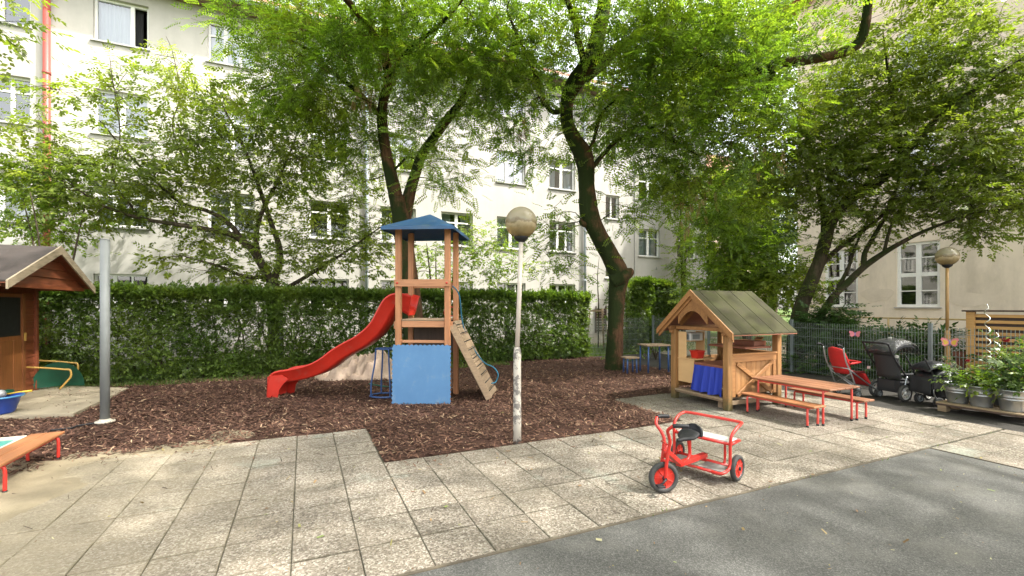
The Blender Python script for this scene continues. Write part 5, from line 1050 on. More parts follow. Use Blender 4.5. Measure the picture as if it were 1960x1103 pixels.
bm_.build('beam', M['hwoodx'], PH)
def rz_at(y): return rz_ - (rz_ - ez) * abs(y - ym) / (abs(ye0 - ym) if y < ym else abs(ye1 - ym))
rf = MB(); n_ = 8
for sy in (ye0, ye1):
    for k in range(n_):
        a, b_ = hx0 + (hx1 - hx0) * k / n_, hx0 + (hx1 - hx0) * (k + .975) / n_; dz = .004 * (k % 2); rf.poly([(a, sy, ez + dz), (b_, sy, ez + dz), (b_, ym, rz_ + dz), (a, ym, rz_ + dz)], (0, 0, .022))
rf.build('roof', M['roofmoss'], PH)
ru = MB()
for sy in (ye0, ye1): ru.poly([(hx0 + .01, sy, ez - .012), (hx1 - .01, sy, ez - .012), (hx1 - .01, ym, rz_ - .012), (hx0 + .01, ym, rz_ - .012)], (0, 0, .010))
ru.build('roof_lining', M['counter'], PH)
fa = MB()
for sy in (ye0, ye1):
    s_ = -1 if sy < 0 else 1
    fa.poly([(hx0 - .022, sy - s_ * .0, ez - .06), (hx0 - .022, sy, ez + .03), (hx0 - .022, ym, rz_ + .035), (hx0 - .022, ym, rz_ - .07)], (.022, 0, 0))
    fa.poly([(hx0 + .0 + .012, sy - s_ * .02, ez - .10), (hx0 + .012, sy - s_ * .02, ez - .02), (hx0 + .012, ym, rz_ - .02), (hx0 + .012, ym, rz_ - .12)], (.022, 0, 0))
fa.build('bargeboard', M['hwoodx'], PH)
ar = MB(); top = []; bot = []
for k in range(21):
    y = -.30 + .6 * k / 20; top.append((hx0 + .035, y, rz_at(y) - .03)); bot.append((hx0 + .035, y, 1.46 - .07 * abs(y / .3) ** 3 * 2 + (.07 * math.cos(y / .22 * math.pi / 2) if abs(y) < .22 else 0) - .04))
for k in range(20): ar.poly([top[k], top[k + 1], bot[k + 1], bot[k]], (.022, 0, 0))
ar.build('arch_board', M['hwoodx'], PH)
for sg in (-1, 1): q = MB(); q.beam((x0 + .1, sg * .05, 1.64), (x0 + .1, sg * .50, 1.26), .05, .06); q.build('rafter', M['hwoodx'], PH)
wb = MB()   # near side half wall with planks and a cross brace
for k in range(9): a = x0 + .052 + k * .1105; wb.box(a, a + .106, y0 - .012, y0 + .012, .22, .80, bev=.003)
wb.build('side_wall', M['hwood'], PH)
cb = MB(); cb.box(x0 + .051, x1 - .051, y0 - .035, y0 - .0125, .72, .82, bev=.004); cb.box(x0 + .051, x1 - .051, y0 - .05, y0 + .05, .821, .85, bev=.004)
cb.box(x0 + .051, x0 + .13, y0 - .034, y0 - .0125, .2, .719, bev=.004); cb.box(x1 - .13, x1 - .051, y0 - .034, y0 - .0125, .2, .719, bev=.004)
cb.beam((x0 + .16, y0 - .028, .70), (x1 - .16, y0 - .028, .22), .028, .06, (0, 0, 1)); cb.beam((x0 + .16, y0 - .040, .22), (x1 - .16, y0 - .040, .70), .028, .06, (0, 0, 1)); cb.build('cross_brace', M['hwoodx'], PH)
sw = MB()
for k in range(9): a = y0 + .052 + k * .106; sw.box(x1 - .012, x1 + .012, a, a + .10, .2, .80, bev=.003)
sw.box(x1 - .03, x1 + .03, y0 + .051, y1 - .051, .801, .84); sw.build('rear_wall', M['hwood'], PH)
sf = MB()
for k in range(9): a = x0 + .052 + k * .1105; sf.box(a, a + .106, y1 - .012, y1 + .012, .2, .70, bev=.003)
sf.build('far_wall', M['hwood'], PH)
ky = MB(); ky.box(x0 + .02, x0 + .035, y1 - .40, y1 - .055, .30, .68, bev=.003); ky.box(x0 + .01, x0 + .50, y1 - .41, y1 - .05, .681, .70, bev=.003)
ky.box(x0 + .02, x0 + .034, y1 - .23, y1 - .055, .70, 1.14, bev=.003); ky.box(x0 + .42, x0 + .434, y1 - .24, y1 - .055, .30, 1.14, bev=.003); ky.box(x0 + .034, x0 + .42, y1 - .22, y1 - .06, .975, .99, bev=.002); ky.build('toy_kitchen', M['ply'], PH)
ct = MB(); ct.box(x0 - .0, x0 + .62, y0 + .055, y1 - .415, .62, .66, bev=.004); ct.box(x0 + .45, x1 - .06, y0 + .055, y1 - .3, .90, .93, bev=.004); ct.box(x0 + .2, x0 + .26, y0 + .06, y1 - .3, .56, .619); ct.build('counter', M['counter'], PH)
mwv = thing('toy_microwave', 'white toy microwave on the upper shelf of the playhouse kitchen', 'toy', (6.35 + x0 + .22, 5.44 + y1 - .17, .991))
q = MB(); q.box(-.14, .14, -.10, .07, 0, .13, bev=.008); q.build('case', M['white'], mwv); q = MB(); q.box(-.147, -.1405, -.07, .03, .025, .105); q.box(-.10, .06, -.107, -.1005, .025, .105); q.build('window', M['greyscreen'], mwv)
rb_ = thing('red_tray', 'bright red plastic tub on the pale kitchen counter inside the playhouse', 'tub', (6.35 + x0 + .20, 5.44 + y1 - .30, .7015))
q = MB(); q.lathe([(0, 0), (.08, 0), (.105, .10), (.118, .10), (.118, .112), (.098, .112), (.075, .012), (0, .01)], 4, M=Matrix.Rotation(math.pi / 4, 4, 'Z') @ Matrix.Diagonal((1.1, 1.1, 1.15, 1)), smooth=False); q.build('tub', M['redplastic'], rb_)
bx = thing('wooden_crate', 'reddish wooden box inside the playhouse behind the side wall', 'box', (6.72, 5.25, .93))
q = MB(); q.box(-.16, .12, -.2, .2, 0, .08, bev=.006); q.build('case', M['counter'], bx); q = MB(); q.beam((-.1, -.22, .1), (.12, -.1, .13), .1, .02); q.build('lid', M['hwoodx'], bx)
cu = MB(); n1, n2 = 44, 10; vs = []
for j in range(n2 + 1):
    t = j / n2
    for i in range(n1 + 1):
        s_ = i / n1; y = (y1 - .44) + (y0 + .055 - (y1 - .44)) * s_ + .06 * t * (1 - s_); amp = .014 + .025 * t; x = x0 - .012 - .02 * t + amp * math.sin(s_ * 30 + 1.2 * math.sin(s_ * 9)) + .01 * math.sin(s_ * 61); vs.append((x, y, .625 - .42 * t + .012 * t * math.sin(s_ * 17)))
cu.add(vs, [(j * (n1 + 1) + i, j * (n1 + 1) + i + 1, (j + 1) * (n1 + 1) + i + 1, (j + 1) * (n1 + 1) + i) for j in range(n2) for i in range(n1)], True); cu.build('curtain', M['bluecloth'], PH)

# ------------------------------------------------------------------ TRICYCLE (x forward, y left)
ang = math.atan2(-.28, -.96)
TR = thing('tricycle', 'red tandem tricycle with black saddle and white passenger bench on the paving', 'tricycle', (3.48, 3.19, 0), ang)
def tb(name, pts, r=.0125, mat='redpaint', parent=None, sub=5, closed=False):
    q = MB(); q.tube(smooth_path(pts, sub) if sub else pts, r, 10, closed=closed); return q.build(name, M[mat], parent or TR)
def wheel(x, y, r, w_, steer=0.0, parent=None):
    Mx = Matrix.Translation((x, y, r)) @ Matrix.Rotation(steer, 4, 'Z')
    q = MB(); q.lathe([(r * .70, -w_ * .42), (r * .86, -w_ * .5), (r * .97, -w_ * .36), (r, -w_ * .15), (r, w_ * .15), (r * .97, w_ * .36), (r * .86, w_ * .5), (r * .70, w_ * .42), (r * .70, -w_ * .42)], 40, axis='y', M=Mx); W = q.build('wheel', M['rubber'], parent or TR)
    q = MB(); q.lathe([(r * .70, -w_ * .4), (r * .72, -w_ * .3), (r * .66, -w_ * .22), (r * .58, -w_ * .16), (r * .25, -w_ * .24), (r * .2, -w_ * .42), (0, -w_ * .42)], 36, axis='y', M=Mx); q.lathe([(r * .70, w_ * .4), (r * .72, w_ * .3), (r * .66, w_ * .22), (r * .58, w_ * .16), (r * .25, w_ * .24), (r * .2, w_ * .42), (0, w_ * .42)], 36, axis='y', M=Mx)
    for k in range(7):
        a = k * 6.283 / 7
        for sg in (-1, 1): q.beam(Mx @ Vector((r * .2 * math.cos(a), sg * w_ * .24, r * .2 * math.sin(a))), Mx @ Vector((r * .64 * math.cos(a), sg * w_ * .24, r * .64 * math.sin(a))), .008, .010, (0, 1, 0), .001)
    q.build('rim', M['redplastic'], W)
    q = MB(); q.lathe([(0, w_ * .42), (r * .16, w_ * .42), (r * .16, w_ * .62), (0, w_ * .66)], 12, axis='y', M=Mx); q.build('hub_cap', M['black'], W); return W
wheel(0, .29, .115, .048); wheel(0, -.29, .115, .048)
st_ = R(-34); FW = (.745, 0)
wheel(FW[0], FW[1], .13, .046, st_)
MF = Matrix.Translation((FW[0], FW[1], 0)) @ Matrix.Rotation(st_, 4, 'Z'); mf_ = lambda p: MF @ Vector(p)
for sg, nm in ((1, 0), (-1, 1)):
    tb('fork_tube', [mf_(p) for p in [(0, sg * .036, .125), (-.005, sg * .04, .24), (-.02, sg * .045, .36), (-.03, sg * .055, .44), (-.01, sg * .075, .50), (.015, sg * .11, .555), (-.01, sg * .15, .60)]], .014)
    gp = [mf_(p) for p in [(-.01, sg * .15, .60), (-.05, sg * .165, .605), (-.13, sg * .175, .60)]]; tb('handgrip', gp, .017, 'black')
for z in (.27, .35, .42): tb('fork_rung', [mf_((-.008 - .0 * z, -.045, z)), mf_((-.008, .045, z))], .010, sub=0)
q = MB(); q.tube([mf_((-.0, -.05, .13)), mf_((0, .05, .13))], .012, 10); q.tube([mf_((0, .05, .13)), mf_((.03, .052, .10)), mf_((.055, .054, .09))], .009, 8); q.box(-.02, .04, -.03, .03, -.008, .008, MF @ Matrix.Translation((.055, .085, .09)), .003); q.box(-.02, .04, -.03, .03, -.008, .008, MF @ Matrix.Translation((-.055, -.085, .17)), .003); q.build('pedals', M['black'], TR)
sp1 = MB(); sp1.beam((.02, 0, .165), (.50, 0, .185), .055, .04); sp1.beam((.48, 0, .19), (.70, 0, .34), .05, .04); sp1.build('spine', M['redpaint'], TR)
tb('head_tube', [(.715, 0, .29), (.71, 0, .40)], .022, sub=0)
tb('axle', [(0, -.29, .115), (0, .29, .115)], .012, sub=0)
tb('seat_post', [(.50, 0, .185), (.36, 0, .19), (.31, 0, .23), (.315, 0, .31), (.34, 0, .385)], .015)
sd_ = MB(); vs = []; n1, n2 = 14, 12
for i in range(n1 + 1):
    t = i / n1; wv = (.022 + .075 * (1 / (1 + math.exp((t - .52) * 13)))) * math.sqrt(max(0, 1 - (2 * t - 1) ** 10)) + .002; x = .27 + .25 * t; zc = .395 + .035 * math.exp(-((t - .05) / .25) ** 2)
    for j in range(n2):
        a = 6.283 * j / n2; vs.append((x, wv * math.cos(a), zc + .024 * math.sin(a) * (1.1 - .4 * t)))
sd_.add(vs, [(i * n2 + j, i * n2 + (j + 1) % n2, (i + 1) * n2 + (j + 1) % n2, (i + 1) * n2 + j) for i in range(n1) for j in range(n2)], True)
vs = []
for i in range(7):
    h_ = i / 6; wv = .10 * math.sqrt(max(0, 1 - (h_ * .98) ** 3))
    for j in range(11):
        s_ = -1 + 2 * j / 10; vs.append((.285 - .035 * h_ - .03 * (1 - s_ * s_) * .6, wv * s_, .40 + .095 * h_))
b_n = len(vs); vs2 = [(x - .022, y, z) for x, y, z in vs]; fsb = []
for i in range(6):
    for j in range(10): k = i * 11 + j; fsb += [(k, k + 1, k + 12, k + 11), (k + b_n, k + 11 + b_n, k + 12 + b_n, k + 1 + b_n)]
for j in range(10): fsb.append((66 + j, 67 + j, 67 + j + b_n, 66 + j + b_n))
for i in range(6): fsb += [(i * 11, i * 11 + 11, i * 11 + 11 + b_n, i * 11 + b_n), (i * 11 + 10, i * 11 + 10 + b_n, i * 11 + 21 + b_n, i * 11 + 21)]
sd_.add(vs + vs2, fsb, True); sd_.build('saddle', M['black'], TR)
q = MB(); q.box(-.085, .075, -.255, .255, .345, .358, bev=.004); q.build('passenger_seat', M['white'], TR)
sf_ = [(-.10, -.27, .338), (.09, -.27, .338), (.09, .27, .338), (-.10, .27, .338)]
q = MB()
for k in range(4): q.tube([sf_[k], sf_[(k + 1) % 4]], .013, 10)
q.build('seat_frame', M['redpaint'], TR)
for sg in (-1, 1):
    tb('seat_support', [(-.02, sg * .17, .338), (-.02, sg * .17, .17), (-.0, sg * .17, .125)], .011)
tb('guard_rail', [(.20, -.10, .10), (.235, -.20, .10), (.22, -.262, .11), (.12, -.27, .13), (.10, -.27, .20), (.10, -.272, .34), (.085, -.278, .42), (.0, -.288, .475), (-.09, -.285, .495), (-.13, -.25, .50), (-.14, 0, .50), (-.13, .25, .50), (-.09, .285, .495), (.0, .288, .475), (.085, .278, .42), (.10, .272, .34), (.10, .27, .20), (.12, .27, .13), (.22, .262, .11), (.235, .20, .10), (.20, .10, .10)], .0135)
q = MB(); q.box(.035, .215, .03, .25, .108, .118, bev=.002); q.box(.035, .215, -.25, -.03, .108, .118, bev=.002); q.build('footboard', surf('footboard', (.30, .29, .27), (.14, .13, .12), .6, 9), TR)
q = MB(); q.tube([(.225, -.24, .10), (.225, .24, .10)], .0125, 10); q.tube([(.03, -.27, .118), (.03, .27, .118)], .0125, 10); q.build('foot_frame', M['redpaint'], TR)

# ------------------------------------------------------------------ BUGGIES
def swheel(root, x, y, r, w_, rimm='white', name='wheel'):
    q = MB(); q.lathe([(r * .72, -w_ / 2), (r * .92, -w_ / 2), (r, -w_ * .25), (r, w_ * .25), (r * .92, w_ / 2), (r * .72, w_ / 2), (r * .72, -w_ / 2)], 28, (x, y, r), 'y'); W = q.build(name, M['rubber'], root)
    q = MB(); q.lathe([(r * .73, -w_ * .35), (r * .62, -w_ * .4), (r * .6, -w_ * .2), (r * .73, -w_ * .2)], 28, (x, y, r), 'y'); q.lathe([(r * .73, w_ * .35), (r * .62, w_ * .4), (r * .6, w_ * .2), (r * .73, w_ * .2)], 28, (x, y, r), 'y'); q.lathe([(0, -w_ * .5), (r * .2, -w_ * .5), (r * .2, w_ * .5), (0, w_ * .5)], 12, (x, y, r), 'y')
    for k in range(5): a = k * 1.257; q.beam((x + r * .15 * math.cos(a), y, r + r * .15 * math.sin(a)), (x + r * .66 * math.cos(a), y, r + r * .66 * math.sin(a)), .012, .012, (0, 1, 0), .001)
    q.build('rim', M[rimm], W)
def tubeo(root, name, pts, r, mat, sub=5): q = MB(); q.tube(smooth_path(pts, sub) if sub else pts, r, 8); return q.build(name, M[mat], root)
def shellpatch(root, name, rows, mat, thick=.015):   # rows of points lofted, given thickness
    q = MB(); m = len(rows); n = len(rows[0]); A = [Vector(p) for r_ in rows for p in r_]
    N = []
    for i in range(m):
        for j in range(n):
            du = A[min(i + 1, m - 1) * n + j] - A[max(i - 1, 0) * n + j]; dv = A[i * n + min(j + 1, n - 1)] - A[i * n + max(j - 1, 0)]; k = du.cross(dv); N.append(k.normalized() if k.length > 1e-9 else Vector((0, 0, 1)))
    B_ = [a + nn * thick for a, nn in zip(A, N)]; f = []; o = m * n
    for i in range(m - 1):
        for j in range(n - 1): k = i * n + j; f += [(k, k + 1, k + n + 1, k + n), (o + k, o + k + n, o + k + n + 1, o + k + 1)]
    for j in range(n - 1): f += [(j, o + j, o + j + 1, j + 1), ((m - 1) * n + j, (m - 1) * n + j + 1, o + (m - 1) * n + j + 1, o + (m - 1) * n + j)]
    for i in range(m - 1): f += [(i * n, (i + 1) * n, o + (i + 1) * n, o + i * n), (i * n + n - 1, o + i * n + n - 1, o + (i + 1) * n + n - 1, (i + 1) * n + n - 1)]
    q.add(A + B_, f, True); return q.build(name, M[mat], root)
# red folding buggy seen from behind
p = gr(1622, 757); RB = thing('red_buggy', 'folding buggy with red seat and grey frame beside the fence, left of the black ones', 'stroller', (p.x, p.y, 0), R(-14))
for sg in (-1, 1):
    y = sg * .2
    tubeo(RB, 'side_tube', [(-.30, y, .86), (-.24, y, .62), (-.14, y, .42), (-.02, y, .12)], .012, 'galv'); tubeo(RB, 'front_tube', [(-.20, y, .50), (.1, y, .30), (.42, y, .10)], .012, 'galv')
    for xx in (-.02, .42):
        for dy in (-.022, .022): swheel(RB, xx, y + dy, .065, .022, 'greyscreen')
    tubeo(RB, 'handle', [(-.30, y, .86), (-.36, y, .90), (-.42, y, .90)], .016, 'black')
tubeo(RB, 'cross_tube', [(-.14, -.2, .42), (-.06, .2, .18)], .009, 'galv', 0); tubeo(RB, 'cross_tube', [(-.14, .2, .42), (-.06, -.2, .18)], .009, 'galv', 0); tubeo(RB, 'cross_tube', [(-.2, -.2, .5), (-.2, .2, .5)], .009, 'galv', 0)
rows = []
for i in range(9):
    t = i / 8; w_ = .17 * (1 - .35 * max(0, t - .6) ** 1.5 * 3) * (.92 + .08 * math.sin(t * 3)); x = -.12 - .17 * t; z = .40 + .46 * t
    rows.append([(x + .05 * (s_ * s_), w_ * s_, z + (.0 if i < 8 else -.03 * s_ * s_)) for s_ in np.linspace(-1, 1, 9)])
shellpatch(RB, 'seat_back', rows, 'redfabric', .03)
shellpatch(RB, 'seat', [[(-.12 + .30 * t, .17 * s_, .39 + .03 * s_ * s_ - .0 * t) for s_ in np.linspace(-1, 1, 7)] for t in np.linspace(0, 1, 5)], 'darkred', .03)
shellpatch(RB, 'leg_rest', [[(.18 + .14 * t, .16 * s_, .39 - .22 * t) for s_ in np.linspace(-1, 1, 7)] for t in np.linspace(0, 1, 5)], 'redfabric', .025)
tubeo(RB, 'bumper_bar', [(-.16, -.19, .58), (.06, -.18, .60), (.12, -.1, .60), (.12, .1, .60), (.06, .18, .60), (-.16, .19, .58)], .016, 'redfabric')
# large black pram with rain cover
p = gr(1708, 764); BB = thing('black_buggy', 'large black buggy with crumpled clear rain cover over its hood, beside the red one', 'stroller', (p.x + .05, p.y, 0), R(-12))
for sg in (-1, 1):
    y = sg * .27; swheel(BB, -.10, y, .15, .05, 'white'); swheel(BB, .52, y * .8, .10, .04, 'white')
    tubeo(BB, 'side_tube', [(-.42, y * .85, 1.0), (-.30, y * .85, .78), (-.05, y * .85, .48), (.18, y * .8, .28), (.52, y * .8, .12)], .014, 'black'); tubeo(BB, 'rear_tube', [(.0, y * .85, .44), (-.10, y * .9, .15)], .014, 'galv')
tubeo(BB, 'push_bar', [(-.42, -.23, 1.0), (-.46, -.2, 1.03), (-.46, .2, 1.03), (-.42, .23, 1.0)], .017, 'black')
rows = [[(-.16 - .10 * t + .07 * s_ * s_, .21 * s_, .40 + .42 * t) for s_ in np.linspace(-1, 1, 9)] for t in np.linspace(0, 1, 7)]
shellpatch(BB, 'seat_back', rows, 'fabricgrey', .03)
shellpatch(BB, 'seat', [[(-.16 + .42 * t, .2 * s_, .40 + .05 * s_ * s_) for s_ in np.linspace(-1, 1, 7)] for t in np.linspace(0, 1, 5)], 'fabric', .04)
hood = []
for i in range(11):
    a = math.pi * (i / 10) * .62 + .25
    hood.append([(-.02 - .34 * math.cos(a) * (1 - .10 * s_ * s_), .25 * s_, .76 + .30 * math.sin(a) * math.sqrt(max(.05, 1 - .55 * abs(s_) ** 3))) for s_ in np.linspace(-1, 1, 11)])
shellpatch(BB, 'hood', hood, 'fabric', .012)
rr_ = random.Random(5); cov = [[(x * 1.12 + rr_.uniform(-.012, .012) + .0, y * 1.14 + rr_.uniform(-.01, .01), z + .045 + rr_.uniform(-.014, .014)) for x, y, z in r_] for r_ in hood]; cov.append([(x + .12, y, z - .22) for x, y, z in cov[-1]]); shellpatch(BB, 'rain_cover', cov, 'cover', .004)
q = MB(); q.box(-.12, .40, -.20, .20, .16, .34, bev=.03); q.box(-.14, -.121, -.21, .21, .14, .36, bev=.008); q.build('basket', M['fabric'], BB); q = MB(); q.box(-.146, -.141, -.12, .17, .20, .34); q.build('basket_pocket', M['fabricgrey'], BB)
for (x, y, z) in ((-.30, .24, .55), (-.28, -.26, .80), (-.1, 0, 1.10)): q = MB(); q.box(x - .006, x + .006, y - .03, y + .03, z - .025, z + .025, bev=.003); q.build('tag', M['white'], BB)
tubeo(BB, 'axle', [(-.10, -.27, .15), (-.10, .27, .15)], .012, 'galv', 0)
# black covered buggy
p = gr(1772, 776); CB = thing('black_buggy', 'black buggy wrapped in dark fabric next to the metal buckets, rightmost of the three', 'stroller', (p.x + .10, p.y + .04, 0), R(-24))
for sg in (-1, 1):
    y = sg * .2
    for dy in (-.02, .02): swheel(CB, -.08, y + dy, .085, .022, 'greyscreen')
    swheel(CB, .48, y, .085, .03, 'greyscreen'); tubeo(CB, 'side_tube', [(-.34, y, .88), (-.22, y, .66), (-.1, y, .42), (.1, y, .3), (.48, y, .09)], .013, 'black'); tubeo(CB, 'rear_tube', [(-.12, y, .46), (-.17, y, .26), (-.08, y, .09)], .012, 'galv')
rows = []
for i in range(12):
    t = i / 11; a = t * math.pi; 
    rows.append([(.10 - .34 * math.cos(a) * (.85 + .15 * math.sin(a)) + .012 * math.sin(7 * s_ + i), .24 * s_, .33 + .36 * math.sin(a) ** .75 * (1 - .28 * s_ ** 4) + .012 * math.sin(9 * s_ + 2 * i)) for s_ in np.linspace(-1, 1, 13)])
shellpatch(CB, 'cover', rows, 'vinyl', .012)
for sg in (-1, 1):
    q = MB(); pts = [(.10 - .335 * math.cos(a), sg * .235, .33 + .26 * math.sin(a) ** .8) for a in np.linspace(0, math.pi, 14)]; q.poly(pts, (0, sg * -.01, 0)); q.build('side_panel', M['fabric'], CB)
shellpatch(CB, 'front_flap', [[(-.24 - .02 * t + .01 * math.sin(5 * s_), .22 * s_, .52 - .30 * t) for s_ in np.linspace(-1, 1, 9)] for t in np.linspace(0, 1, 5)], 'fabric', .012)
hd_ = []
for i in range(9):
    a = math.pi * (i / 8) * .7 + .2; hd_.append([(.0 - .27 * math.cos(a), .23 * s_, .60 + .20 * math.sin(a) * math.sqrt(max(.05, 1 - .6 * abs(s_) ** 3)) + .01 * math.sin(11 * s_ + i)) for s_ in np.linspace(-1, 1, 11)])
shellpatch(CB, 'hood', hd_, 'vinyl', .01)
q = MB(); q.box(-.02, .35, -.17, .17, .14, .30, bev=.03); q.build('basket', M['fabric'], CB)

BB.scale = (.9, .9, .93); CB.scale = (.84, .84, .86); CB.location.x += .06; CB.location.y -= .06
# ------------------------------------------------------------------ PALLET, BUCKETS, PLANTS, SPIRALS
PA = thing('pallet', 'wooden pallet on the dark path carrying the metal plant buckets', 'pallet', (8.66, 3.62, 0))
q = MB()
for k in range(5): a = .0 + k * .205; q.box(a, a + .145, -2.4, 0, .115, .137, bev=.003)
q.build('deck_boards', M['palletwood'], PA)
q = MB()
for y in (-2.38, -1.22, -.12):
    for x in (.0, .36, .74): q.box(x + .002, x + .14, y - .0, y + .10, .0, .088, bev=.004)
q.build('blocks', M['palletwood'], PA)
q = MB()
for x in (0, .74): q.box(x + .001, x + .141, -2.4, -.0, .0885, .1145, bev=.003)
q.build('stringers', M['darkwood'], PA)
def bucket(u, v, label, s_=1.0):
    b = thing('metal_bucket', label, 'bucket', (u, v, .138), random.uniform(0, 6), 'galvanised plant buckets')
    q = MB(); q.lathe([(0, .006), (.095, .006), (.098, 0), (.104, 0), (.106, .012), (.128, .14), (.131, .142), (.132, .150), (.130, .155), (.134, .175), (.137, .177), (.137, .185), (.136, .19), (.146, .255), (.153, .258), (.155, .266), (.150, .272), (.143, .268), (.10, .02), (0, .016)], 36); q.build('body', M['galv'], b)
    q = MB(); q.lathe([(0, .235), (.138, .232)], 24); q.build('soil', M['soil'], b)
    for sg in (-1, 1): q = MB(); q.tube(smooth_path([(sg * .142, -.04, .22), (sg * .16, -.035, .20), (sg * .165, 0, .19), (sg * .16, .035, .20), (sg * .142, .04, .22)], 4), .005, 6); q.build('handle', M['galv'], b)
    b.scale = (s_, s_, s_); return b
bk_ = [(8.86, 3.44), (8.84, 3.17), (8.84, 2.86), (9.22, 3.12), (9.2, 2.78), (8.86, 2.54)]
bl_ = ['galvanised bucket nearest the buggies, leftmost on the pallet', 'galvanised bucket second from the left on the pallet front', 'galvanised bucket at the right edge of the view, third on the pallet front', 'galvanised bucket half hidden behind the second and third ones', 'galvanised bucket in the back row at the right edge', 'galvanised bucket beyond the right edge on the pallet front']
for (u, v), l in zip(bk_[:5], bl_): bucket(u, v, l, 1.08)
def potplant(u, v, n, h, spread, leaf, tm, seed, label, z0=.138 + .25, per=5, smin=.7, smax=1.1):
    b0 = Vector((u, v, z0)); T = Tree('potted_plant', label, b0, M['leafS'], seed, 'plant', None); rr = random.Random(seed)
    for k in range(n):
        a = rr.uniform(0, 6.28); l = h * rr.uniform(.6, 1); o = Vector((math.cos(a), math.sin(a), 0)) * spread * rr.uniform(.3, 1)
        T.limb([b0 + o * .15, b0 + o * .4 + Vector((0, 0, l * .5)), b0 + o + Vector((0, 0, l))], [.006, .005, .003], 5, sub=3, wob=0)
        T.cl.append(np.array([list(o * .55 + Vector((0, 0, l * .5))), list(o + Vector((0, 0, l)))]))
    T.grow(M_T[tm], M[leaf], per=per, spread=.065, flat=1.0, br=.003, maxr=.004, smin=smin, smax=smax, droop=.1); return T
potplant(8.88, 3.46, 6, .26, .10, 'leafP', 'small', 81, 'tall leafy plant in the leftmost metal bucket', smin=.8, smax=1.2)
potplant(8.84, 3.17, 12, .16, .15, 'leafY', 'small', 82, 'low yellow green plant spilling over the second metal bucket', smin=.9, smax=1.3)
potplant(8.86, 2.86, 10, .38, .13, 'leafP', 'leaf', 83, 'broad leaved climbing plant in the third metal bucket', smin=.7, smax=1.1)
potplant(9.2, 3.12, 6, .6, .10, 'leafP', 'small', 84, 'tall climber winding up the silver spirals in the half hidden bucket', smin=.9, smax=1.4)
potplant(9.2, 2.78, 10, .55, .18, 'leafP', 'leaf', 85, 'bushy plant in the back row bucket by the right edge', smin=.6, smax=.9)
def spiral(px, Y, ztop, zbot, label, r=.035, turns=6, lean=.0):
    p = at(px, 600, Y); o = thing('plant_spiral', label, 'plant stake', (p.x, p.y, 0), 0, 'silver plant spirals'); q = MB(); pts = []
    for k in range(turns * 14 + 1):
        t = k / (turns * 14); a = t * turns * 6.283; rr = r * min(1, t * 6) * (1 if t < .93 else (1 - t) / .07); pts.append((rr * math.cos(a) + lean * t, rr * math.sin(a), zbot + (ztop - zbot) * t))
    q.tube(pts, .0048, 7); q.build('rod', M['silver'], o)
spiral(1893, 6.62, 1.60, .40, 'wavy silver spiral rod, the taller of the two in the buckets', .028, 7, -.06); spiral(1908, 6.75, 1.18, .40, 'wavy silver spiral rod, the shorter right hand one in the buckets', .036, 5, -.02)
# terracotta trough and slatted box behind the fence
q = MB(); q.box(-.35, .35, -.16, .16, 0, .62, bev=.02); q.box(-.38, .38, -.19, .19, .56, .66, bev=.01); o = q.build('brown_planter', M['terracotta']); o.location = (*at(1880, 600, 8.9)[:2], 0); o.rotation_euler = (0, 0, R(90)); tag(o, 'tall reddish brown planter behind the fence near the slatted box', 'planter')
SB = thing('slatted_box', 'orange wooden slatted enclosure behind the fence at the right edge', 'enclosure', (11.8, 4.45, 0))
q = MB()
for k in range(12): z = .12 + k * .112; q.box(-.012, .012, -2.4, -.13, z, z + .058, bev=.003)
for k in range(12): z = .12 + k * .112; q.box(.03, .8, -.012, .0, z, z + .058, bev=.003)
q.build('slats', M['slatwood'], SB)
for y in (-2.5, -1.3, -.128): q = MB(); q.box(-.03, .03, y, y + .128 if y > -.2 else y + .09, 0, 1.46, bev=.004); q.build('upright', M['slatwood'], SB)
q = MB(); q.box(-.07, .86, -2.55, .05, 1.461, 1.49, bev=.004); q.build('lid', M['darkwood'], SB)
q = MB(); q.box(.05, .75, -2.45, -.05, 0, 1.40); q.build('core', M['darkwood'], SB)
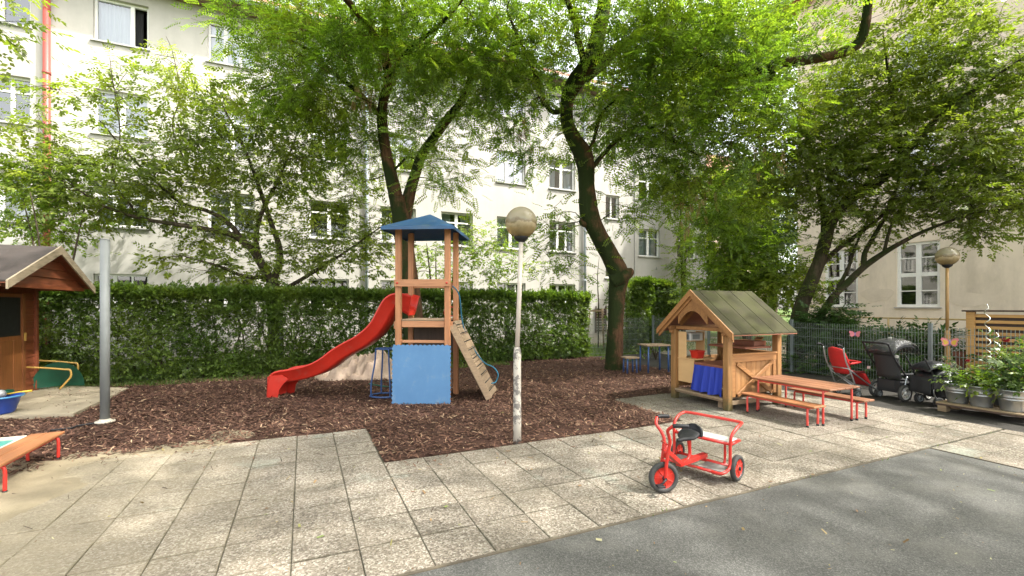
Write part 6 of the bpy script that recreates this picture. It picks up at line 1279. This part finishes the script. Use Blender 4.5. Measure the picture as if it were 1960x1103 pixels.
# butterflies and flowers
def butterfly(px, py, uu, label, s_, mats):
    Y = depth_u(px, uu); p = at(px, py, Y); o = thing('butterfly_ornament', label, 'ornament', p, R(-70), 'paper butterflies on the fence')
    for sg in (-1, 1):
        q = MB(); w1 = [(0, 0, .01), (sg * .05, 0, .09), (sg * .13, 0, .11), (sg * .155, 0, .07), (sg * .12, 0, .01), (sg * .13, 0, -.04), (sg * .09, 0, -.085), (sg * .04, 0, -.06), (0, 0, -.01)]
        q.poly([(x * s_, -.02 - abs(x) * .25, z * s_) for x, y, z in w1], (0, .004, 0)); wg = q.build('wing', M[mats[0]], o)
        q = MB(); q.poly([(x * s_ * .62 + sg * .018, -.026 - abs(x * .62) * .25, z * s_ * .6) for x, y, z in w1], (0, .003, 0)); q.build('wing_patch', M[mats[1]], wg)
    q = MB(); q.tube([(0, -.02, -.07 * s_), (0, -.02, .06 * s_)], [.008, .012], 8); q.build('body', M[mats[2]], o)
butterfly(1818, 656, 10.58, 'orange and yellow paper butterfly on the fence beside the ochre lamp', .78, ('pink', 'yellow', 'violet'))
butterfly(1637, 640, 10.58, 'pink paper butterfly on the fence above the red buggy', .65, ('pink', 'orange', 'violet'))
def rose(px, py, Y, label, r, mat):
    p = at(px, py, Y); q = MB(); rd = random.Random(px)
    for k in range(14):
        a = k * 2.4; rr = r * (.2 + .8 * k / 14); c = Vector((rr * .5 * math.cos(a), rr * .5 * math.sin(a), -r * .3 * k / 14)); nrm = Vector((math.cos(a), math.sin(a), 1.2 - k / 12)); tdir = nrm.cross(Vector((-math.sin(a), math.cos(a), 0))).normalized(); sdir_ = Vector((-math.sin(a), math.cos(a), 0))
        pt = [c + sdir_ * (r * .5 * math.cos(b)) + (Vector((math.cos(a) * .6, math.sin(a) * .6, .8)) * (r * .45 * math.sin(b))) for b in np.linspace(0, 6.283, 9)[:-1]]; q.poly(pt, nrm.normalized() * .004)
    o = q.build('rose_bloom', M[mat]); o.location = p; tag(o, label, 'flower')
rose(1925, 650, 7.6, 'dark red rose bloom in front of the slatted wooden box', .07, 'redrose'); rose(1852, 690, 7.7, 'dull red bloom low beside the leftmost bucket plant', .04, 'redrose')
